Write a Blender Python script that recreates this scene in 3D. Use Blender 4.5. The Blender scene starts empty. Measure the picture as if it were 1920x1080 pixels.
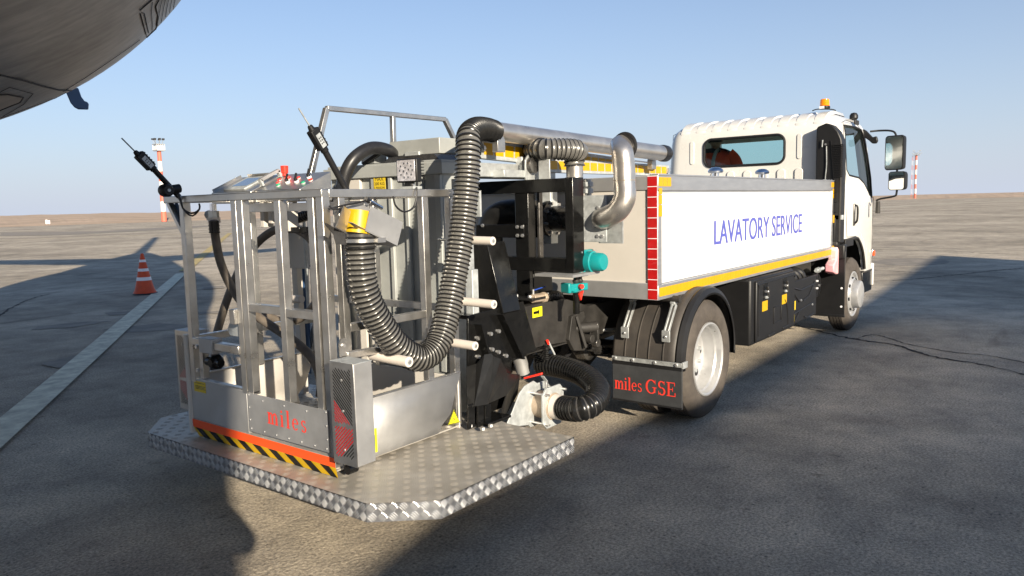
import bpy, bmesh, math, random
from mathutils import Vector, Matrix
random.seed(7)
PI = math.pi
S = bpy.context.scene
COL = S.collection

# ------------------------------------------------------------------ camera
CAM = Vector((-4.743, -3.040, 1.458))
YAW, PITCH, ROLL, FPX = math.radians(37.530), math.radians(6.314), math.radians(-1.403), 1417.7
_f = Vector((math.cos(YAW)*math.cos(PITCH), math.sin(YAW)*math.cos(PITCH), -math.sin(PITCH)))
_r0 = Vector((math.sin(YAW), -math.cos(YAW), 0.0)); _u0 = _r0.cross(_f)
_c, _s = math.cos(ROLL), math.sin(ROLL)
_r = _c*_r0 + _s*_u0; _u = -_s*_r0 + _c*_u0
cd = bpy.data.cameras.new('camera'); cam = bpy.data.objects.new('camera', cd); COL.objects.link(cam)
mw = Matrix(((_r.x, _u.x, -_f.x), (_r.y, _u.y, -_f.y), (_r.z, _u.z, -_f.z))).to_4x4()
mw.translation = CAM
cam.matrix_world = mw
cd.sensor_width = 36; cd.lens = FPX/1920*36; cd.clip_start = 0.05; cd.clip_end = 20000
S.camera = cam

def at(px, py, ax, val):
    """where the sight line through a pixel of the 1920x1080 photo meets a plane of the truck's frame"""
    d = (px-960)/FPX*_r - (py-540)/FPX*_u + _f
    i = 'xyz'.index(ax); t = (val-CAM[i])/d[i]
    return CAM + d*t

# ------------------------------------------------------------------ world and sun
SUN_AZ, SUN_EL = math.radians(61.0), math.radians(18.0)   # heading the light travels to, height of the sun
w = bpy.data.worlds.new('World'); S.world = w; w.use_nodes = True
nt = w.node_tree; nt.nodes.clear()
sky = nt.nodes.new('ShaderNodeTexSky'); sky.sky_type = 'NISHITA'; sky.sun_disc = False
sky.sun_elevation = SUN_EL; sky.sun_rotation = math.radians(90) - (SUN_AZ + PI)
sky.altitude = 100; sky.air_density = 1.0; sky.dust_density = 0.4; sky.ozone_density = 4.5
# pale dust haze lying along the horizon all round
tcw = nt.nodes.new('ShaderNodeTexCoord'); sx = nt.nodes.new('ShaderNodeSeparateXYZ'); nt.links.new(tcw.outputs['Generated'], sx.inputs[0])
ab = nt.nodes.new('ShaderNodeMath'); ab.operation = 'MAXIMUM'; ab.inputs[1].default_value = 0; nt.links.new(sx.outputs['Z'], ab.inputs[0])
dv = nt.nodes.new('ShaderNodeMath'); dv.operation = 'MULTIPLY'; dv.inputs[1].default_value = -1/0.24; nt.links.new(ab.outputs[0], dv.inputs[0])
ex = nt.nodes.new('ShaderNodeMath'); ex.operation = 'EXPONENT'; nt.links.new(dv.outputs[0], ex.inputs[0])
hz = nt.nodes.new('ShaderNodeMix'); hz.data_type = 'RGBA'; hz.inputs[7].default_value = (4.1, 4.5, 5.35, 1)
nt.links.new(ex.outputs[0], hz.inputs[0]); nt.links.new(sky.outputs[0], hz.inputs[6])
bg = nt.nodes.new('ShaderNodeBackground'); bg.inputs[1].default_value = 0.074
wo = nt.nodes.new('ShaderNodeOutputWorld')
nt.links.new(hz.outputs[2], bg.inputs[0]); nt.links.new(bg.outputs[0], wo.inputs[0])
sd = bpy.data.lights.new('sun', 'SUN'); sun = bpy.data.objects.new('sun', sd); COL.objects.link(sun)
sd.energy = 5.0; sd.angle = math.radians(0.5); sd.color = (1.0, 0.88, 0.70)
ld = Vector((math.cos(SUN_AZ)*math.cos(SUN_EL), math.sin(SUN_AZ)*math.cos(SUN_EL), -math.sin(SUN_EL)))
sun.rotation_euler = ld.to_track_quat('-Z', 'Y').to_euler(); sun.location = (-20, -30, 15)
S.view_settings.view_transform = 'Standard'; S.view_settings.look = 'None'
S.view_settings.exposure = 1.0; S.view_settings.gamma = 1.0
S.render.engine = 'CYCLES'; S.cycles.max_bounces = 8; S.cycles.transparent_max_bounces = 12

# ------------------------------------------------------------------ materials
def _new(name):
    m = bpy.data.materials.new(name); m.use_nodes = True
    n = m.node_tree.nodes; b = n['Principled BSDF']
    return m, m.node_tree, b

def mat(name, c, rough=0.5, metal=0.0, var=0.0, scale=8.0, bump=0.0, bscale=60.0, c2=None, coat=0.0,
        spec=0.5, rvar=0.0, stretch=None, emit=None, estr=0.0, alpha=1.0, trans=0.0, ior=1.45):
    m, t, b = _new(name)
    b.inputs['Base Color'].default_value = (*c, 1); b.inputs['Roughness'].default_value = rough
    b.inputs['Metallic'].default_value = metal; b.inputs['Coat Weight'].default_value = coat
    b.inputs['Specular IOR Level'].default_value = spec
    b.inputs['Transmission Weight'].default_value = trans; b.inputs['IOR'].default_value = ior
    b.inputs['Alpha'].default_value = alpha
    if emit: b.inputs['Emission Color'].default_value = (*emit, 1); b.inputs['Emission Strength'].default_value = estr
    tc = t.nodes.new('ShaderNodeTexCoord'); mp = t.nodes.new('ShaderNodeMapping')
    t.links.new(tc.outputs['Object'], mp.inputs['Vector'])
    if stretch: mp.inputs['Scale'].default_value = stretch
    if var > 0 or rvar > 0 or c2:
        nz = t.nodes.new('ShaderNodeTexNoise'); nz.inputs['Scale'].default_value = scale
        nz.inputs['Detail'].default_value = 7; nz.inputs['Roughness'].default_value = 0.65
        t.links.new(mp.outputs[0], nz.inputs['Vector'])
        if c2 is None: c2 = tuple(max(0, x*(1-var)) for x in c)
        rp = t.nodes.new('ShaderNodeValToRGB')
        rp.color_ramp.elements[0].position = 0.34; rp.color_ramp.elements[1].position = 0.66
        rp.color_ramp.elements[0].color = (*c2, 1)
        rp.color_ramp.elements[1].color = (*[min(1, x*(1+var*0.4)) for x in c], 1)
        t.links.new(nz.outputs['Fac'], rp.inputs[0]); t.links.new(rp.outputs[0], b.inputs['Base Color'])
        if rvar > 0:
            mr = t.nodes.new('ShaderNodeMapRange'); mr.inputs['To Min'].default_value = max(0.02, rough-rvar)
            mr.inputs['To Max'].default_value = min(1, rough+rvar)
            mr.inputs['From Min'].default_value = .3; mr.inputs['From Max'].default_value = .7
            t.links.new(nz.outputs['Fac'], mr.inputs['Value']); t.links.new(mr.outputs[0], b.inputs['Roughness'])
    if bump > 0:
        n2 = t.nodes.new('ShaderNodeTexNoise'); n2.inputs['Scale'].default_value = bscale; n2.inputs['Detail'].default_value = 4
        t.links.new(mp.outputs[0], n2.inputs['Vector'])
        bp = t.nodes.new('ShaderNodeBump'); bp.inputs['Strength'].default_value = bump; bp.inputs['Distance'].default_value = 0.01
        t.links.new(n2.outputs['Fac'], bp.inputs['Height']); t.links.new(bp.outputs[0], b.inputs['Normal'])
    return m

M = {}
M['cabwhite'] = mat('cab_white_paint', (.62, .61, .58), .28, 0, .02, 1.2, coat=.5, rvar=.08)
M['panelwhite'] = mat('panel_white', (.74, .73, .71), .35, 0, .03, 2)
M['cream'] = mat('cream_panel', (.54, .51, .465), .4, 0, .06, 2.5, rvar=.08)
M['alu'] = mat('anodised_aluminium', (.50, .51, .53), .38, .75, .10, 6, rvar=.08, stretch=(1, 1, 6))
M['ss'] = mat('brushed_stainless', (.56, .545, .52), .33, .92, .18, 9, rvar=.08, bump=.05, bscale=180)
M['ssdk'] = mat('stainless_plate', (.42, .42, .42), .55, .7, .14, 4, rvar=.08, bump=.03, bscale=120)
M['pipe'] = mat('polished_steel_pipe', (.68, .64, .59), .33, .9, .12, 10, rvar=.07)
M['galv'] = mat('galvanised_steel', (.50, .52, .52), .48, .6, .22, 26, rvar=.14, bump=.06, bscale=40)
M['galvl'] = mat('galvanised_plate', (.48, .505, .51), .5, .35, .28, 18, rvar=.12, bump=.06, bscale=50)
M['tank'] = mat('tank_grey_green', (.38, .395, .385), .5, .25, .12, 5, rvar=.1, bump=.08, bscale=30)
M['black'] = mat('black_gloss_paint', (.007, .007, .007), .18, 0, .3, 20, spec=.4, bump=.03, bscale=90, rvar=.08)
M['blackm'] = mat('black_satin_paint', (.012, .012, .012), .42, 0, .3, 12, rvar=.1, bump=.05, bscale=60)
M['dusty'] = mat('dusty_black', (.026, .024, .022), .6, 0, .45, 7, rvar=.1, bump=.08, bscale=60)
M['plast'] = mat('black_plastic', (.012, .012, .013), .45, 0, .2, 10, spec=.4, bump=.05, bscale=150)
M['flap'] = mat('mudflap_rubber', (.040, .042, .045), .6, 0, .3, 6, bump=.06, bscale=80)
M['tyre'] = mat('tyre_rubber', (.045, .038, .033), .75, 0, .35, 9, bump=.25, bscale=40, c2=(.085, .072, .06))
M['fender'] = mat('fender_plastic', (.035, .032, .03), .5, 0, .35, 8, c2=(.06, .052, .045), bump=.05)
M['rim'] = mat('silver_wheel_paint', (.52, .52, .52), .35, .55, .12, 8, rvar=.1)
M['hoseweb'] = mat('hose_web_grey', (.175, .17, .158), .28, .35, .25, 30, rvar=.1)
M['hosewebd'] = mat('hose_web_dark', (.075, .072, .07), .3, .3, .2, 30, rvar=.1)
M['hoserib'] = mat('hose_rib_black', (.012, .012, .012), .24, 0, .3, 20)
M['rubber'] = mat('rubber_hose', (.15, .125, .10), .55, 0, .3, 14, bump=.08, bscale=70)
M['rubberb'] = mat('rubber_hose_black', (.018, .018, .02), .38, 0, .3, 14)
M['yel'] = mat('yellow_reflective', (.55, .30, .004), .38, 0, .08, 5)
M['yeld'] = mat('yellow_gap', (.45, .33, .05), .5)
M['yelb'] = mat('yellow_plastic', (.50, .31, .006), .38, 0, .06, 6)
M['yelsticker'] = mat('yellow_sticker', (.60, .44, .02), .45, 0, .05, 20)
M['yellime'] = mat('lime_yellow_label', (.58, .56, .015), .4)
M['red'] = mat('red_reflective', (.42, .008, .008), .35, 0, .15, 12, coat=.4)
M['redlens'] = mat('red_lens', (.42, .01, .015), .25, coat=.4)
M['redp'] = mat('red_plastic', (.75, .035, .02), .3, coat=.3)
M['redtx'] = mat('red_lettering', (.72, .045, .03), .5)
M['orange'] = mat('orange_paint', (.80, .085, .015), .42, 0, .08, 6)
M['cone'] = mat('cone_orange', (.62, .075, .02), .55, 0, .15, 8)
M['white'] = mat('white_retro', (.78, .78, .80), .4, 0, .06, 20)
M['teal'] = mat('teal_actuator', (.006, .24, .25), .35, 0, .1, 6, coat=.2)
M['green'] = mat('green_button', (.02, .30, .14), .3)
M['blue'] = mat('blue_lettering', (.085, .10, .40), .45)
M['bluep'] = mat('blue_valve_handle', (.02, .07, .4), .4)
M['pvc'] = mat('beige_roller', (.66, .60, .54), .4, 0, .06, 6, rvar=.08)
M['castm'] = mat('cast_flange', (.42, .34, .26), .45, .3, .2, 12, rvar=.1)
M['chrome'] = mat('chrome', (.85, .85, .86), .16, 1)
M['darkst'] = mat('dark_steel', (.12, .115, .11), .30, .75, .4, 12, rvar=.12)
M['bolt'] = mat('zinc_bolt', (.66, .66, .66), .3, .85)
M['amber'] = mat('amber_lens', (.85, .22, .005), .12, coat=.6, emit=(1, .25, 0), estr=.12)
M['mirror'] = mat('mirror_glass', (.78, .8, .8), .03, 1)
M['screen'] = mat('console_screen', (.16, .2, .24), .12, .3, coat=.6)
M['led'] = mat('led_lens', (.72, .70, .74), .2, .4, .45, 60, coat=.5)
M['pink'] = mat('coolant_bottle', (.75, .28, .34), .35, c2=(.72, .6, .55), scale=3)
M['buff'] = mat('asphalt_crack', (.030, .028, .026), .95)
M['interior'] = mat('cab_interior', (.16, .16, .155), .7, 0, .1, 6)
M['vest'] = mat('red_orange_vest', (.90, .08, .02), .7, 0, .1, 14, bump=.3, bscale=12)
M['reflect'] = mat('grey_reflective_band', (.4, .42, .42), .4)
M['skin'] = mat('skin', (.42, .25, .17), .55)
M['hair'] = mat('dark_hair', (.02, .017, .015), .6)
M['navy'] = mat('navy_cloth', (.03, .035, .05), .8)
M['towerred'] = mat('mast_red', (.62, .14, .09), .6)
M['towerwhite'] = mat('mast_white', (.66, .64, .62), .6)
M['markwhite'] = mat('worn_white_line', (.72, .69, .53), .8, 0, .25, 7, c2=(.46, .43, .33), bump=.2)
M['markyellow'] = mat('worn_yellow_line', (.50, .38, .12), .8, 0, .25, 5, c2=(.30, .24, .14))
M['bluecyl'] = mat('blue_strut', (.05, .10, .2), .35, .2)

def glass_mat(name, tint, gloss):
    m, t, b = _new(name); n = t.nodes; n.remove(b)
    tr = n.new('ShaderNodeBsdfTransparent'); tr.inputs[0].default_value = (*tint, 1)
    gl = n.new('ShaderNodeBsdfGlossy'); gl.inputs['Roughness'].default_value = .02
    fr = n.new('ShaderNodeFresnel'); fr.inputs[0].default_value = gloss
    mx = n.new('ShaderNodeMixShader'); t.links.new(fr.outputs[0], mx.inputs[0])
    t.links.new(tr.outputs[0], mx.inputs[1]); t.links.new(gl.outputs[0], mx.inputs[2])
    t.links.new(mx.outputs[0], n['Material Output'].inputs[0]); return m
M['glass'] = glass_mat('tinted_glass', (.82, .94, .93), 1.45)

def asphalt():
    m, t, b = _new('asphalt_apron'); n = t.nodes; L = t.links.new
    tc = n.new('ShaderNodeTexCoord')
    def noise(s, d=6, r=.6, st=None):
        z = n.new('ShaderNodeTexNoise'); z.inputs['Scale'].default_value = s; z.inputs['Detail'].default_value = d
        z.inputs['Roughness'].default_value = r
        if st:
            mp = n.new('ShaderNodeMapping'); mp.inputs['Scale'].default_value = st[0]; mp.inputs['Rotation'].default_value = st[1]
            L(tc.outputs['Object'], mp.inputs[0]); L(mp.outputs[0], z.inputs['Vector'])
        else: L(tc.outputs['Object'], z.inputs['Vector'])
        return z
    def ramp(src, p0, c0, p1, c1):
        r = n.new('ShaderNodeValToRGB'); r.color_ramp.elements[0].position = p0; r.color_ramp.elements[1].position = p1
        r.color_ramp.elements[0].color = (*c0, 1); r.color_ramp.elements[1].color = (*c1, 1); L(src, r.inputs[0]); return r
    def mix(a, bb, fac, mode='MIX'):
        x = n.new('ShaderNodeMix'); x.data_type = 'RGBA'; x.blend_type = mode
        if isinstance(fac, float): x.inputs[0].default_value = fac
        else: L(fac, x.inputs[0])
        L(a, x.inputs[6]); L(bb, x.inputs[7]); return x.outputs[2]
    big = ramp(noise(.22, 5, .55).outputs[0], .36, (.31, .272, .216), .64, (.52, .46, .37))
    med = ramp(noise(1.6, 9, .74).outputs[0], .34, (.60, .60, .61), .66, (1.22, 1.20, 1.16))
    c = mix(big.outputs[0], med.outputs[0], 1.0, 'MULTIPLY')
    grit = ramp(noise(70, 4, .8).outputs[0], .36, (.38, .38, .40), .64, (1.55, 1.52, 1.47))
    c = mix(c, grit.outputs[0], .85, 'MULTIPLY')
    pv = n.new('ShaderNodeTexVoronoi'); pv.inputs['Scale'].default_value = 26; L(tc.outputs['Object'], pv.inputs['Vector'])
    pit = ramp(pv.outputs['Distance'], .07, (.25, .25, .26), .20, (1, 1, 1)); sp = n.new('ShaderNodeSeparateColor'); L(pv.outputs['Color'], sp.inputs[0])
    pg = n.new('ShaderNodeMath'); pg.operation = 'GREATER_THAN'; pg.inputs[1].default_value = .80; L(sp.outputs[1], pg.inputs[0])
    c = mix(c, pit.outputs[0], pg.outputs[0], 'MULTIPLY')
    # pale aggregate chips
    vo = n.new('ShaderNodeTexVoronoi'); vo.inputs['Scale'].default_value = 46; L(tc.outputs['Object'], vo.inputs['Vector'])
    chip = ramp(vo.outputs['Distance'], .10, (1, 1, 1), .16, (0, 0, 0))
    sep = n.new('ShaderNodeSeparateColor'); L(vo.outputs['Color'], sep.inputs[0])
    gt = n.new('ShaderNodeMath'); gt.operation = 'GREATER_THAN'; gt.inputs[1].default_value = .93; L(sep.outputs[0], gt.inputs[0])
    mu = n.new('ShaderNodeMath'); mu.operation = 'MULTIPLY'; L(chip.outputs[0], mu.inputs[0]); L(gt.outputs[0], mu.inputs[1])
    rgb = n.new('ShaderNodeRGB'); rgb.outputs[0].default_value = (.42, .40, .36, 1)
    c = mix(c, rgb.outputs[0], mu.outputs[0])
    # stretched dark smears and stains with a shape of their own
    st = ramp(noise(1.0, 5, .6, ((.22, 1.5, 1), (0, 0, math.radians(-62)))).outputs[0], .63, (1, 1, 1), .72, (.55, .53, .52))
    c = mix(c, st.outputs[0], .75, 'MULTIPLY')
    spots = ramp(noise(7.5, 3, .5).outputs[0], .66, (1, 1, 1), .76, (.45, .44, .43))
    c = mix(c, spots.outputs[0], .8, 'MULTIPLY')
    # paving lane joints
    wv = n.new('ShaderNodeTexWave'); wv.wave_type = 'BANDS'; wv.bands_direction = 'X'; wv.inputs['Scale'].default_value = .045
    wv.inputs['Distortion'].default_value = .25; wv.inputs['Detail'].default_value = 2
    mp = n.new('ShaderNodeMapping'); mp.inputs['Rotation'].default_value = (0, 0, math.radians(-15)); L(tc.outputs['Object'], mp.inputs[0]); L(mp.outputs[0], wv.inputs['Vector'])
    jn = ramp(wv.outputs['Fac'], .0, (.62, .6, .58), .002, (1, 1, 1)); c = mix(c, jn.outputs[0], .35, 'MULTIPLY')
    L(c, b.inputs['Base Color']); b.inputs['Roughness'].default_value = .88; b.inputs['Specular IOR Level'].default_value = .3
    b1 = n.new('ShaderNodeBump'); b1.inputs['Strength'].default_value = .8; b1.inputs['Distance'].default_value = .010
    L(noise(48, 6, .8).outputs[0], b1.inputs['Height'])
    b2 = n.new('ShaderNodeBump'); b2.inputs['Strength'].default_value = .5; b2.inputs['Distance'].default_value = .05
    L(noise(3.0, 5, .6).outputs[0], b2.inputs['Height']); L(b1.outputs[0], b2.inputs['Normal']); L(b2.outputs[0], b.inputs['Normal'])
    return m
M['asphalt'] = asphalt()
M['sand'] = mat('dry_steppe', (.50, .36, .25), .95, 0, .3, .08, c2=(.32, .24, .165), bump=.4, bscale=.6)

def skin_mat():
    m, t, b = _new('aircraft_skin'); n = t.nodes; L = t.links.new
    tc = n.new('ShaderNodeTexCoord')
    a = n.new('ShaderNodeTexNoise'); a.inputs['Scale'].default_value = 1.1; a.inputs['Detail'].default_value = 9; a.inputs['Roughness'].default_value = .72
    L(tc.outputs['Object'], a.inputs['Vector'])
    r = n.new('ShaderNodeValToRGB'); r.color_ramp.elements[0].position = .33; r.color_ramp.elements[1].position = .7
    r.color_ramp.elements[0].color = (.24, .225, .215, 1); r.color_ramp.elements[1].color = (.42, .40, .385, 1); L(a.outputs[0], r.inputs[0])
    g = n.new('ShaderNodeTexNoise'); g.inputs['Scale'].default_value = 26; g.inputs['Detail'].default_value = 5
    mp = n.new('ShaderNodeMapping'); mp.inputs['Rotation'].default_value = (0, 0, math.radians(-60)); mp.inputs['Scale'].default_value = (.12, 1, .5)
    L(tc.outputs['Object'], mp.inputs[0]); L(mp.outputs[0], g.inputs['Vector'])
    r2 = n.new('ShaderNodeValToRGB'); r2.color_ramp.elements[0].position = .35; r2.color_ramp.elements[1].position = .75
    r2.color_ramp.elements[0].color = (.72, .72, .72, 1); r2.color_ramp.elements[1].color = (1.25, 1.23, 1.2, 1); L(g.outputs[0], r2.inputs[0])
    x = n.new('ShaderNodeMix'); x.data_type = 'RGBA'; x.blend_type = 'MULTIPLY'; x.inputs[0].default_value = .8
    L(r.outputs[0], x.inputs[6]); L(r2.outputs[0], x.inputs[7]); L(x.outputs[2], b.inputs['Base Color'])
    b.inputs['Roughness'].default_value = .4; b.inputs['Metallic'].default_value = .35
    bp = n.new('ShaderNodeBump'); bp.inputs['Strength'].default_value = .12; bp.inputs['Distance'].default_value = .02
    L(a.outputs[0], bp.inputs['Height']); L(bp.outputs[0], b.inputs['Normal'])
    return m
M['skinair'] = skin_mat()
M['panelline'] = mat('panel_joint', (.035, .032, .03), .7)
M['hatchpaint'] = mat('pale_hatch', (.42, .36, .31), .55, .1, .15, 8)

# ------------------------------------------------------------------ mesh builder
class MB:
    def __init__(s): s.v = []; s.f = []; s.m = []; s.mats = []; s.g = []
    def mi(s, name):
        if name not in s.mats: s.mats.append(name)
        return s.mats.index(name)
    def add(s, vs, fs, mname):
        s.g.append((len(s.v), len(s.f))); b = len(s.v); s.v += [tuple(v) for v in vs]; i = s.mi(mname)
        for f in fs: s.f.append(tuple(b+k for k in f)); s.m.append(i)
        return s
    def box(s, x0, x1, y0, y1, z0, z1, m):
        x0, x1 = min(x0, x1), max(x0, x1); y0, y1 = min(y0, y1), max(y0, y1); z0, z1 = min(z0, z1), max(z0, z1)
        return s.add([(x0,y0,z0),(x1,y0,z0),(x1,y1,z0),(x0,y1,z0),(x0,y0,z1),(x1,y0,z1),(x1,y1,z1),(x0,y1,z1)],
                     [(0,3,2,1),(4,5,6,7),(0,1,5,4),(1,2,6,5),(2,3,7,6),(3,0,4,7)], m)
    def obox(s, c, X, Y, Z, m):   # centre and three half-axis vectors
        c, X, Y, Z = map(Vector, (c, X, Y, Z))
        vs = [c+sx*X+sy*Y+sz*Z for sz in (-1, 1) for sx, sy in ((-1,-1),(1,-1),(1,1),(-1,1))]
        return s.add(vs, [(0,3,2,1),(4,5,6,7),(0,1,5,4),(1,2,6,5),(2,3,7,6),(3,0,4,7)], m)
    def beam(s, p0, p1, w, h, m, up=(0, 0, 1)):
        p0, p1 = Vector(p0), Vector(p1); d = (p1-p0); L = d.length/2; d.normalize()
        up = Vector(up)
        if abs(d.dot(up)) > .98: up = Vector((1, 0, 0))
        sd_ = d.cross(up).normalized(); u2 = sd_.cross(d)
        return s.obox((p0+p1)/2, d*L, sd_*w/2, u2*h/2, m)
    def frame(s, d):
        d = Vector(d).normalized(); a = Vector((0, 0, 1)) if abs(d.z) < .9 else Vector((1, 0, 0))
        u = d.cross(a).normalized(); return d, u, d.cross(u)
    def cyl(s, p0, p1, r0, m, r1=None, n=20, caps=True):
        r1 = r0 if r1 is None else r1
        p0, p1 = Vector(p0), Vector(p1); d, u, v = s.frame(p1-p0)
        vs = []
        for p, r in ((p0, r0), (p1, r1)):
            for k in range(n):
                a = 2*PI*k/n; vs.append(p+u*math.cos(a)*r+v*math.sin(a)*r)
        fs = [(k, (k+1) % n, n+(k+1) % n, n+k) for k in range(n)]
        if caps: fs += [tuple(range(n-1, -1, -1)), tuple(range(n, 2*n))]
        return s.add(vs, fs, m)
    def lathe(s, o, axis, prof, m, n=36, ms=None, close=False, cap0=True):   # prof = [(h, r)]
        o = Vector(o); d, u, v = s.frame(axis); vs = []
        for h, r in prof:
            for k in range(n):
                a = 2*PI*k/n; vs.append(o+d*h+u*math.cos(a)*r+v*math.sin(a)*r)
        b = len(s.v); s.v += [tuple(q) for q in vs]
        for i in range(len(prof)-1 + (1 if close else 0)):
            j = (i+1) % len(prof); mm = s.mi(ms[i] if ms else m)
            for k in range(n):
                s.f.append((b+i*n+k, b+i*n+(k+1) % n, b+j*n+(k+1) % n, b+j*n+k)); s.m.append(mm)
        if not close:
            if cap0: s.f.append(tuple(b+k for k in range(n-1, -1, -1))); s.m.append(s.mi(ms[0] if ms else m))
            e = b+(len(prof)-1)*n; s.f.append(tuple(e+k for k in range(n))); s.m.append(s.mi(ms[-1] if ms else m))
        return s
    def prism(s, poly, o, U, V, N, t, m):   # poly in (u,v); thickness t along N
        o, U, V, N = map(Vector, (o, U, V, N)); n = len(poly)
        a = [o+U*p[0]+V*p[1] for p in poly]; c = [q+N*t for q in a]
        return s.add(a+c, [tuple(range(n-1, -1, -1)), tuple(range(n, 2*n))] + [(k, (k+1) % n, n+(k+1) % n, n+k) for k in range(n)], m)
    def tube(s, pts, r, m, n=12, rf=None, mf=None, caps=True, closed=False):
        pts = [Vector(p) for p in pts]; N = len(pts); T = []
        for i in range(N):
            a = pts[max(i-1, 0)]; b = pts[min(i+1, N-1)]
            if closed: a = pts[i-1]; b = pts[(i+1) % N]
            T.append((b-a).normalized())
        d, u, v = s.frame(T[0]); b0 = len(s.v)
        for i in range(N):
            if i: u = (u - T[i]*u.dot(T[i])).normalized(); v = T[i].cross(u)
            rr = rf(i) if rf else r
            for k in range(n):
                a = 2*PI*k/n; s.v.append(tuple(pts[i]+u*math.cos(a)*rr+v*math.sin(a)*rr))
        for i in range(N if closed else N-1):
            mm = s.mi(mf(i) if mf else m); j = (i+1) % N
            for k in range(n):
                s.f.append((b0+i*n+k, b0+i*n+(k+1) % n, b0+j*n+(k+1) % n, b0+j*n+k)); s.m.append(mm)
        if caps and not closed:
            mm = s.mi(mf(0) if mf else m)
            s.f.append(tuple(b0+k for k in range(n-1, -1, -1))); s.m.append(mm)
            e = b0+(N-1)*n; s.f.append(tuple(e+k for k in range(n))); s.m.append(mm)
        return s
    def bolt(s, p, d, r=.008, h=.006, m='bolt'):
        p = Vector(p); d = Vector(d).normalized(); return s.cyl(p, p+d*h, r, m, r*.85, n=6)

def smooth(pts, step):
    """Catmull-Rom through the points, resampled evenly"""
    P = [Vector(p) for p in pts]; P = [P[0]*2-P[1]] + P + [P[-1]*2-P[-2]]; fine = []
    for i in range(1, len(P)-2):
        for k in range(24):
            t = k/24; a, b, c, d = P[i-1], P[i], P[i+1], P[i+2]
            fine.append(.5*((2*b)+(c-a)*t+(2*a-5*b+4*c-d)*t*t+(3*b-a-3*c+d)*t**3))
    fine.append(P[-2]); out = [fine[0]]; acc = 0
    for a, b in zip(fine, fine[1:]):
        L = (b-a).length
        while acc+L >= step:
            k = (step-acc)/L; a = a.lerp(b, k); out.append(a.copy()); L = (b-a).length; acc = 0
        acc += L
    return out

def obj(name, mb, parent=None, bevel=0.0, sm=True, ang=35, solid=0):
    me = bpy.data.meshes.new(name)
    c = Vector((0, 0, 0))
    if mb.v:
        lo = [min(v[i] for v in mb.v) for i in range(3)]; hi = [max(v[i] for v in mb.v) for i in range(3)]
        c = Vector([(a+b)/2 for a, b in zip(lo, hi)])
    me.from_pydata([tuple(Vector(v)-c) for v in mb.v], [], mb.f)
    for mn in mb.mats: me.materials.append(M[mn])
    me.polygons.foreach_set('material_index', mb.m)
    me.polygons.foreach_set('use_smooth', [sm]*len(me.polygons))
    bm = bmesh.new(); bm.from_mesh(me); bmesh.ops.recalc_face_normals(bm, faces=bm.faces); bm.to_mesh(me); bm.free()
    if sm: me.set_sharp_from_angle(angle=math.radians(ang))
    me.update(); o = bpy.data.objects.new(name, me); COL.objects.link(o)
    if bevel:
        b = o.modifiers.new('bevel', 'BEVEL'); b.width = bevel; b.segments = 2; b.limit_method = 'ANGLE'; b.angle_limit = math.radians(40)
        b.harden_normals = False
    off = parent.get('_w', (0, 0, 0)) if parent else (0, 0, 0)
    o.location = c - Vector(off); o['_w'] = tuple(c)
    if parent:
        d = 0; q = parent
        while q.parent: q = q.parent; d += 1
        if d >= 2: parent = parent.parent
        o.location = c - Vector(parent.get('_w', (0, 0, 0))); o.parent = parent
    return o

def each(name, mb, parent, **k):
    """one object for every piece added to the builder"""
    st = mb.g + [(len(mb.v), len(mb.f))]; last = None
    for (v0, f0), (v1, f1) in zip(st, st[1:]):
        q = MB(); q.mats = list(mb.mats); q.v = mb.v[v0:v1]; q.f = [tuple(i-v0 for i in f) for f in mb.f[f0:f1]]; q.m = mb.m[f0:f1]
        last = obj(name, q, parent, **k)
    return last

def thing(name, label, cat, loc=(0, 0, 0), group=None):
    o = bpy.data.objects.new(name, None); COL.objects.link(o); o.location = loc; o['_w'] = tuple(loc)
    o['label'] = label; o['category'] = cat
    if group: o['group'] = group
    return o
def tag(o, label, cat, group=None):
    o['label'] = label; o['category'] = cat
    if group: o['group'] = group
    return o
def struct(name, mb, kind='structure', **k):
    o = obj(name, mb, **k); o['kind'] = kind; return o
def apply_mods(o):
    dg = bpy.context.evaluated_depsgraph_get(); me = bpy.data.meshes.new_from_object(o.evaluated_get(dg))
    o.modifiers.clear(); o.data = me
def text_mesh(s, size, sx=1.0, bold=.0):
    cu = bpy.data.curves.new('t', 'FONT'); cu.body = s; cu.size = size; cu.extrude = 0; cu.resolution_u = 6; cu.offset = bold
    o = bpy.data.objects.new('t', cu); COL.objects.link(o)
    dg = bpy.context.evaluated_depsgraph_get(); me = bpy.data.meshes.new_from_object(o.evaluated_get(dg))
    vs = [(v.co.x*sx, v.co.y) for v in me.vertices]; fs = [tuple(p.vertices) for p in me.polygons]
    bpy.data.objects.remove(o); return vs, fs
def put_text(mb, s, o, U, V, width, height, m, off=.0015, bold=.0):
    """flat lettering filling width x height, laid on the plane o + u*U + v*V"""
    vs, fs = text_mesh(s, 1.0, 1.0, bold); xs = [v[0] for v in vs]; ys = [v[1] for v in vs]
    x0, y0 = min(xs), min(ys); kx = width/(max(xs)-x0); ky = height/(max(ys)-y0)
    o, U, V = Vector(o), Vector(U), Vector(V); N = U.cross(V).normalized()*off
    mb.add([o+N+U*(x-x0)*kx+V*(y-y0)*ky for x, y in vs], fs, m)

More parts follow.
